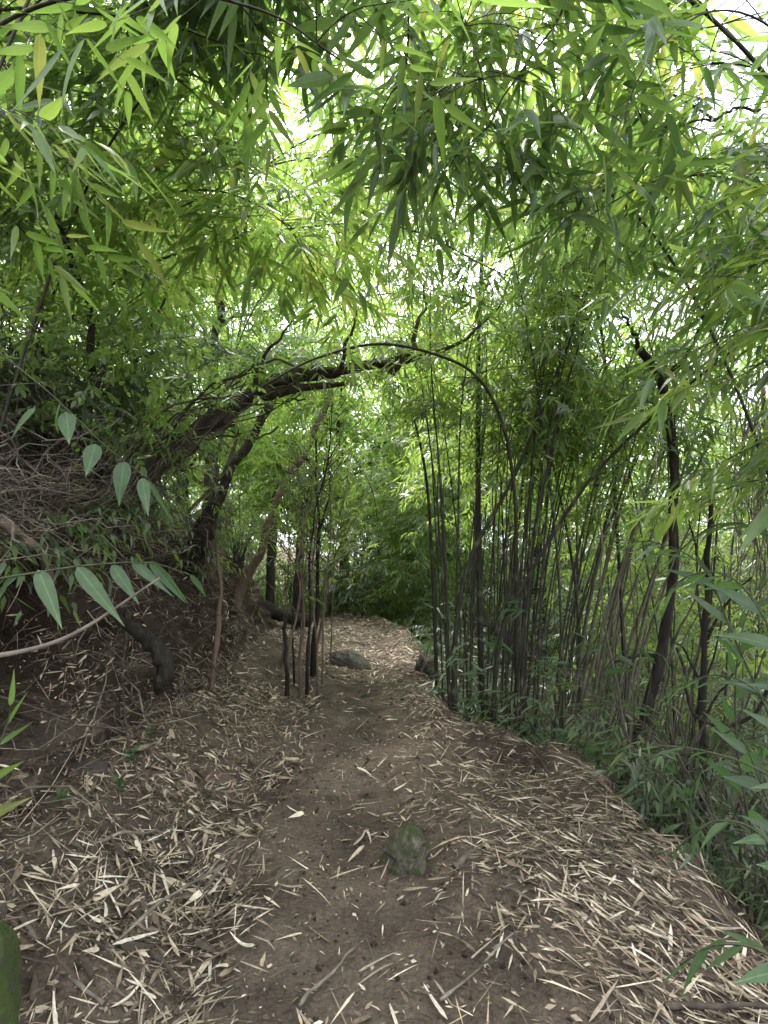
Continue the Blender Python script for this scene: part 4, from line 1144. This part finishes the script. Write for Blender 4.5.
# near left: the bamboo shoots with big blue green leaves
e = frond('bamboo_shoot', [P(-60, 665, 1.5), P(60, 640, 1.6), P(160, 578, 1.7)], 2, .05, .01, 'pale dead cane slanting up across the left bank', M_GLOSSY, r=.009, smat=M_STICK, cat='cane', t0=.9)
def hang_leaves(name, stem, leaves, label, mat, r=.004):
    q = spline([P(*a) for a in stem], 30); e = empty(name, q[0], label, 'bamboo')
    m = MB(); m.tube(q - q[0], np.linspace(r, r * .5, 30), 6); m.build('stem', M_CULM, e)
    lv = Leaves()
    for (a, b, W) in leaves:
        A, B = P(*a), P(*b); d = B - A; L = np.linalg.norm(d)
        lv.add(A - q[0], d, np.array([U(-.2, .3), -1., .55]), L, W)
    fm = MB(); lv.into(fm, 0); fm.build('foliage', mat, e, True)


hang_leaves('bamboo_shoot', [(-40, 585, 1.55), (40, 572, 1.6), (90, 565, 1.7), (150, 563, 1.8), (190, 575, 1.9)],
            [((38, 570, 1.6), (64, 632, 1.5), .045), ((77, 567, 1.66), (122, 622, 1.6), .045), ((112, 565, 1.74), (140, 606, 1.7), .038), ((132, 562, 1.78), (170, 592, 1.75), .03), ((150, 561, 1.8), (186, 604, 1.85), .03), ((150, 563, 1.8), (182, 590, 2.2), .03), ((20, 574, 1.58), (-30, 600, 1.7), .035), ((190, 575, 1.9), (214, 600, 2.0), .02)],
            'bamboo sprig with broad blue green leaves hanging before the hollow', M_GLOSSY)
hang_leaves('bamboo_shoot', [(-30, 330, 1.9), (40, 385, 1.95), (70, 412, 2.0), (110, 450, 2.05), (150, 480, 2.1)],
            [((66, 412, 2.0), (70, 446, 1.95), .06), ((95, 444, 2.0), (86, 478, 1.95), .06), ((124, 462, 2.05), (116, 502, 2.0), .06), ((142, 478, 2.1), (148, 516, 2.05), .045), ((35, 408, 1.95), (5, 432, 1.9), .03), ((60, 405, 2.0), (45, 430, 2.1), .05), ((148, 480, 2.1), (178, 528, 2.2), .02)],
            'bamboo sprig with four short pale leaves in a row above the brush', M_GLOSSY)
frond('leafy_shoot', [P(-50, 900, 1.6), P(-20, 790, 1.65), P(5, 730, 1.7), P(12, 700, 1.7)], 8, .2, .035, 'bright green grassy shoot at the left frame edge below the hollow', M_BAM, droop=.35)
for (px, py) in ((130, 770), (118, 800), (60, 815), (150, 745)):
    g = gs(px, py)
    e = empty('seedling', g, {130: 'small two leaved green seedling in the left litter', 118: 'low seedling with dark leaves in front of the two leaved one', 60: 'tiny seedling nearest the left frame edge', 150: 'seedling highest up the left litter near the bank'}[px], 'seedling', 'seedlings in the left litter')
    lv = Leaves(); n = {130: 7, 118: 9, 60: 8, 150: 7}[px]
    a = U(0, 6.28) + np.arange(n) * 2.4
    lv.add(np.stack([np.zeros(n), np.zeros(n), np.linspace(.03, .09, n)], 1), np.stack([np.cos(a), np.sin(a), U(.1, .9, n)], 1), np.tile([0, 0, 1.], (n, 1)) + U(-.3, .3, (n, 3)), U(.07, .11, n), U(.022, .035, n))
    fm = MB(); lv.into(fm, 0); fm.build('foliage', M_UNDER, e, True)
    m = MB(); m.tube(np.array([(0, 0, -.02), (.004, 0, .04), (0, .003, .1)]), .002, 5); m.build('stem', M_CULM, e)
# right side plants with long glossy leaves
FR = [([P(790, 760, 2.7), P(735, 640, 2.8), P(705, 570, 2.9), P(665, 545, 3.0), P(622, 540, 3.1)], 13, .33, .07, 'ginger like plant with long drooping leaves in front of the crooked trunk', .45),
      ([P(820, 760, 2.3), P(775, 640, 2.4), P(735, 580, 2.5), P(690, 575, 2.6), P(655, 605, 2.7)], 11, .30, .07, 'largest glossy leaved plant leaning in at the right edge', .4),
      ([P(850, 900, 2.2), P(790, 740, 2.3), P(755, 690, 2.4), P(715, 675, 2.5), P(670, 690, 2.6)], 12, .24, .055, 'broad pale leaved frond low behind the looping vine', .3),
      ([P(560, 900, 3.9), P(590, 720, 3.9), P(612, 660, 3.8), P(650, 650, 3.7), P(690, 680, 3.7)], 11, .26, .055, 'arching frond with hanging leaflets before the crooked trunk base', .6),
      ([P(820, 900, 1.9), P(790, 800, 1.95), P(755, 768, 2.0), P(700, 750, 2.1), P(655, 745, 2.2)], 8, .2, .036, 'long thin stalk with narrow leaves slanting across the lower right', .25),
      ([P(830, 960, 1.9), P(790, 880, 1.95), P(755, 830, 2.0), P(712, 822, 2.05), P(675, 850, 2.1)], 11, .18, .045, 'low plant with oval dark leaves at the edge of the drop', .3),
      ([P(850, 1060, 1.5), P(800, 985, 1.55), P(760, 950, 1.6), P(715, 945, 1.65), P(680, 965, 1.7)], 9, .18, .045, 'dark leafy sprig in the bottom right corner', .3),
      ([P(840, 640, 3.0), P(800, 560, 3.1), P(765, 530, 3.2), P(715, 525, 3.3), P(668, 560, 3.4)], 34, .3, .018, 'feathery palm frond with narrow leaflets by the right edge', .2),
      ([P(800, 900, 2.5), P(760, 780, 2.6), P(730, 730, 2.7), P(690, 790, 2.8)], 10, .22, .055, 'leafy stem drooping over the edge of the drop', .35),
      ([P(830, 620, 3.4), P(790, 520, 3.5), P(750, 480, 3.6), P(700, 470, 3.7), P(650, 500, 3.8)], 12, .3, .065, 'broad leaved shoot above the palm frond at the right', .45),
      ([P(700, 900, 3.3), P(680, 780, 3.3), P(655, 720, 3.3), P(615, 700, 3.4), P(575, 720, 3.5)], 11, .2, .045, 'grey green leafy stem bending left at the foot of the crooked trunk', .4),
      ([P(770, 900, 2.9), P(745, 800, 2.9), P(735, 700, 2.9), P(745, 620, 2.9), P(775, 570, 2.9)], 12, .28, .065, 'upright broad leaved plant behind the looping vine', .4)]
for k, (pp, nl, L, W, lab, dr) in enumerate(FR):
    frond('palm_frond' if 'palm' in lab else 'broadleaf_plant', pp, nl, L, W, lab, M_GLOSSY, droop=dr, r=.007)
# low leafy tufts at the foot of the clump
TF = [(455, 660, 5.0), (470, 675, 4.9), (495, 640, 5.1), (545, 665, 4.8), (560, 670, 4.8), (520, 605, 5.0), (435, 690, 5.3), (555, 735, 4.6), (530, 725, 4.7), (590, 640, 5.2), (446, 615, 5.6), (480, 700, 5.1)]
for k, (px, py, Y) in enumerate(TF):
    c0 = P(px, py, Y); e = empty('leafy_tuft', c0, 'small tuft of grey green bamboo leaves sprouting low on the clump', 'plant', 'leaf tufts low on the clump')
    n = 9; a = U(0, 6.28, n); lv = Leaves()
    lv.add(rng.normal(0, .05, (n, 3)), np.stack([np.cos(a), np.sin(a) - .3, U(-.6, .5, n)], 1), np.tile([0, -.3, 1.], (n, 1)) + U(-.4, .4, (n, 3)), U(.12, .2, n), U(.024, .036, n))
    fm = MB(); lv.into(fm, 0); fm.build('foliage', M_GLOSSY, e, True)
    m = MB(); m.tube(np.array([(0, .02, -.35), (.01, .01, -.15), (0, 0, .03)]), .003, 5); m.build('stem', M_CULM, e)

for k in range(26):
    y0 = 2.2 + 3.4 * U(0, 1); x0 = edge(y0) + U(-.02, .45); g = on(x0, y0)
    e = empty('edge_plant', g, 'small leafy plant rooted along the crumbling right edge of the trail', 'plant', 'small plants along the right edge')
    n = rng.integers(6, 13); a = U(0, 6.28, n); lv = Leaves(); hh = U(.04, .22, n)
    lv.add(np.stack([U(-.05, .05, n), U(-.05, .05, n), hh], 1), np.stack([np.cos(a), np.sin(a), U(-.3, .8, n)], 1), np.tile([0, 0, 1.], (n, 1)) + U(-.4, .4, (n, 3)), U(.08, .17, n), U(.016, .036, n))
    fm = MB(); lv.into(fm, 0); fm.build('foliage', M_UNDER, e, True)
    m = MB(); m.tube(np.array([(0, 0, -.05), (.008, 0, .08), (0, .006, .22)]), .0025, 5); m.build('stem', M_CULM, e)
for k in range(56):
    y0 = U(2.8, 7.5); q0 = face_pt(y0, U(.7, 1.4)); far = y0 > 4.8
    e = empty('bank_fern', q0, 'small drooping plant hanging over the lip of the left bank ' + ('beyond the hooked root' if far else 'above the hollow'), 'plant', 'small plants over the lip of the bank ' + ('beyond the hooked root' if far else 'above the hollow'))
    m = MB(); lv = Leaves()
    for j in range(4):
        az = U(-1.4, 1.2); L = U(.25, .55); t = np.linspace(0, 1, 9)
        q = np.stack([cos(az) * L * t, sin(az) * L * t, .22 * np.sin(t * 2.2) * L - .5 * L * t * t], 1); m.tube(q, np.linspace(.003, .001, 9), 4)
        for i in range(2, 9):
            sd_ = 1 if i % 2 else -1; T = nrm(q[i] - q[i - 1]); sv = np.array([-sin(az), cos(az), 0])
            lv.add(q[i], T * .7 + sv * sd_ * .8 + np.array([0, 0, -.35]), np.array([0, 0, 1.]) + U(-.3, .3, 3), U(.08, .14), U(.018, .032))
    m.build('stems', M_CULM, e); fm = MB(); lv.into(fm, 1); fm.build('foliage', M_UNDER if k % 3 else M_BAM, e, False)
bm2 = MB(); lv = Leaves(); n = 4200
y0 = 2.3 + 5.5 * U(0, 1, n) ** 1.2; tt = U(-.2, 1.6, n); tt = np.where(U(0, 1, n) < .35, U(-.1, .5, n), tt); x0 = toe(y0) - tt
kk = ~((np.abs(y0 - 3.25) < .55) & (tt > .05) & (tt < .5)); x0, y0, tt = x0[kk], y0[kk], tt[kk]; n = len(x0)
q0 = ground_xyz(x0, y0); a = U(0, 6.28, n); dd = np.stack([np.cos(a), np.sin(a), U(-.9, .25, n)], 1)
lv.add(q0 + np.stack([U(0, .03, n), 0 * a, U(0, .05, n)], 1), dd, np.stack([U(0, .8, n), U(-.5, .3, n), np.ones(n)], 1), U(.05, .16, n), U(.006, .018, n)); lv.into(bm2, 1)
tag(bm2.build('bank_litter', M_LITTER), 'dry bamboo leaves caught on the face and top of the left bank', 'leaf litter', kind='stuff')

# ------------------------------------------------------------------ undergrowth shrubs
SH = []
for k in range(5):
    e = empty('shrub', (0, 0, 0), 'shrub', 'shrub'); m = MB(); lv = Leaves()
    for j in range(12):
        az = U(0, 6.28); h = U(.5, 1.5); q = spline([(0, 0, -.1), (cos(az) * h * .2, sin(az) * h * .2, h * .6), (cos(az) * h * .6, sin(az) * h * .6, h * .85)], 14)
        q = wob(q, .06, j); m.tube(q, np.linspace(.008, .002, 14), 4)
        N = 7; ps = q[rng.integers(4, 14, N)]; put_sprays(lv, m, ps, az + U(-1.3, 1.3, N), U(-.5, .4, N), U(-.5, .5, N), U(.10, .16, N), SPR if k % 2 else SPR, twig_r=.0012)
    m.build('stems', M_STICKDK, e); fm = MB(); lv.into(fm, 1, 'lance' if k != 2 else 'oval'); fm.build('foliage', M_UNDER if k < 3 else M_FAR, e, False); SH.append(e)
sused = [0] * 5
def shrub(x, y, lab, gr, ks, sc=None):
    k = int(rng.choice(ks)); sc = sc or U(.7, 1.3); loc = on(x, y)
    if not sused[k]:
        sused[k] = 1; SH[k].location = loc; SH[k].scale = (sc,) * 3; tag(SH[k], lab, 'shrub', gr)
    else: dup(SH[k], loc, U(0, 6.28), sc, lab, gr)


for x, y in try_pts(100, .9, 8, 2.4, 11, lambda x, y: x > edge(y) + .4 and x < y * .75 + .5, .24): shrub(x, y, 'low dim undergrowth shrub on the slope right of the trail', 'undergrowth shrubs on the right slope', [0, 1, 2], U(.6, 1.1))
for x, y in try_pts(22, -5.5, -2.5, 3.4, 7, lambda x, y: x < toe(y) - .9 and x > -y * .85, .35): shrub(x, y, 'broad bushy shrub behind the brush on top of the left bank', 'bushy shrubs behind the bank brush', [2, 1, 2], U(1.0, 1.8))
for x, y in try_pts(20, -6, -2.2, 5.5, 14, lambda x, y: x < toe(y) - .35 and x > -y * .75, .4): shrub(x, y, 'leafy shrub on the far part of the left bank', 'shrubs on the left bank', [1, 3, 4])
for x, y in try_pts(45, -8, 3, 12, 19, lambda x, y: (x > edge(y) + .1 or x < toe(y) - .1), .4): shrub(x, y, 'bright shrub around the bend of the trail', 'shrubs at the bend of the trail', [3, 4, 1], U(1.0, 1.9))
for x, y in try_pts(68, -11, 15, 16.5, 28, lambda x, y: abs(x - xc(y)) > .9, .6): shrub(x, y, 'tall bushy shrub filling the far forest floor', 'far forest shrubs', [3, 4, 1], U(2.6, 3.8))
for x, y in try_pts(40, 2, 14, 9.5, 19, lambda x, y: x < y * .8, .5): shrub(x, y, 'tall green shrub deep in the thicket below the right slope', 'tall shrubs in the right thicket', [3, 4, 1], U(1.4, 2.3))
for x, y in ((-.9, 14.8), (-1.5, 15.6), (-.5, 14.2)): shrub(x, y, 'dark dense bush closing the view straight behind the bend of the trail', 'dark bushes behind the bend', [0, 1], 1.5)
SM = []
for k in range(6):
    L = U(1.2, 3.2); ln = U(.1, .6); q = wob(spline([(0, 0, -.1), (ln * .4, U(-.1, .1), L * .5), (ln * L * .6, U(-.2, .2), L)], 24), .08, k + 200)
    m = MB(); culm_into(m, q, U(.006, .013), .004, 5, .22); SM.append(m.mesh('bare_stem', [M_CULMDK, M_CULMGR, M_STICKDK][k % 3]))
for k in range(95):
    y0 = U(2.9, 8); x0 = edge(y0) + .3 + abs(rng.normal(0, 1.3))
    if x0 > y0 * .75 + .3: continue
    o = bpy.data.objects.new('leafless_cane', SM[k % 6]); COL.objects.link(o); o.location = on(x0, y0); o.rotation_euler = (U(-.3, .3), U(-.2, .35), U(-.9, .9)); c_ = U(.7, 1.2); o.scale = (c_,) * 3
    cw = ['dark', 'grey brown', 'damp brown'][(k % 6) % 3]
    tag(o, f'{cw} leafless stem standing in the undergrowth right of the trail', 'stem', f'{cw} leafless stems in the right undergrowth')
for k in range(5):
    if not sused[k]: shrub(4 + k, 9, 'low dim undergrowth shrub on the slope right of the trail', 'undergrowth shrubs on the right slope', [k])
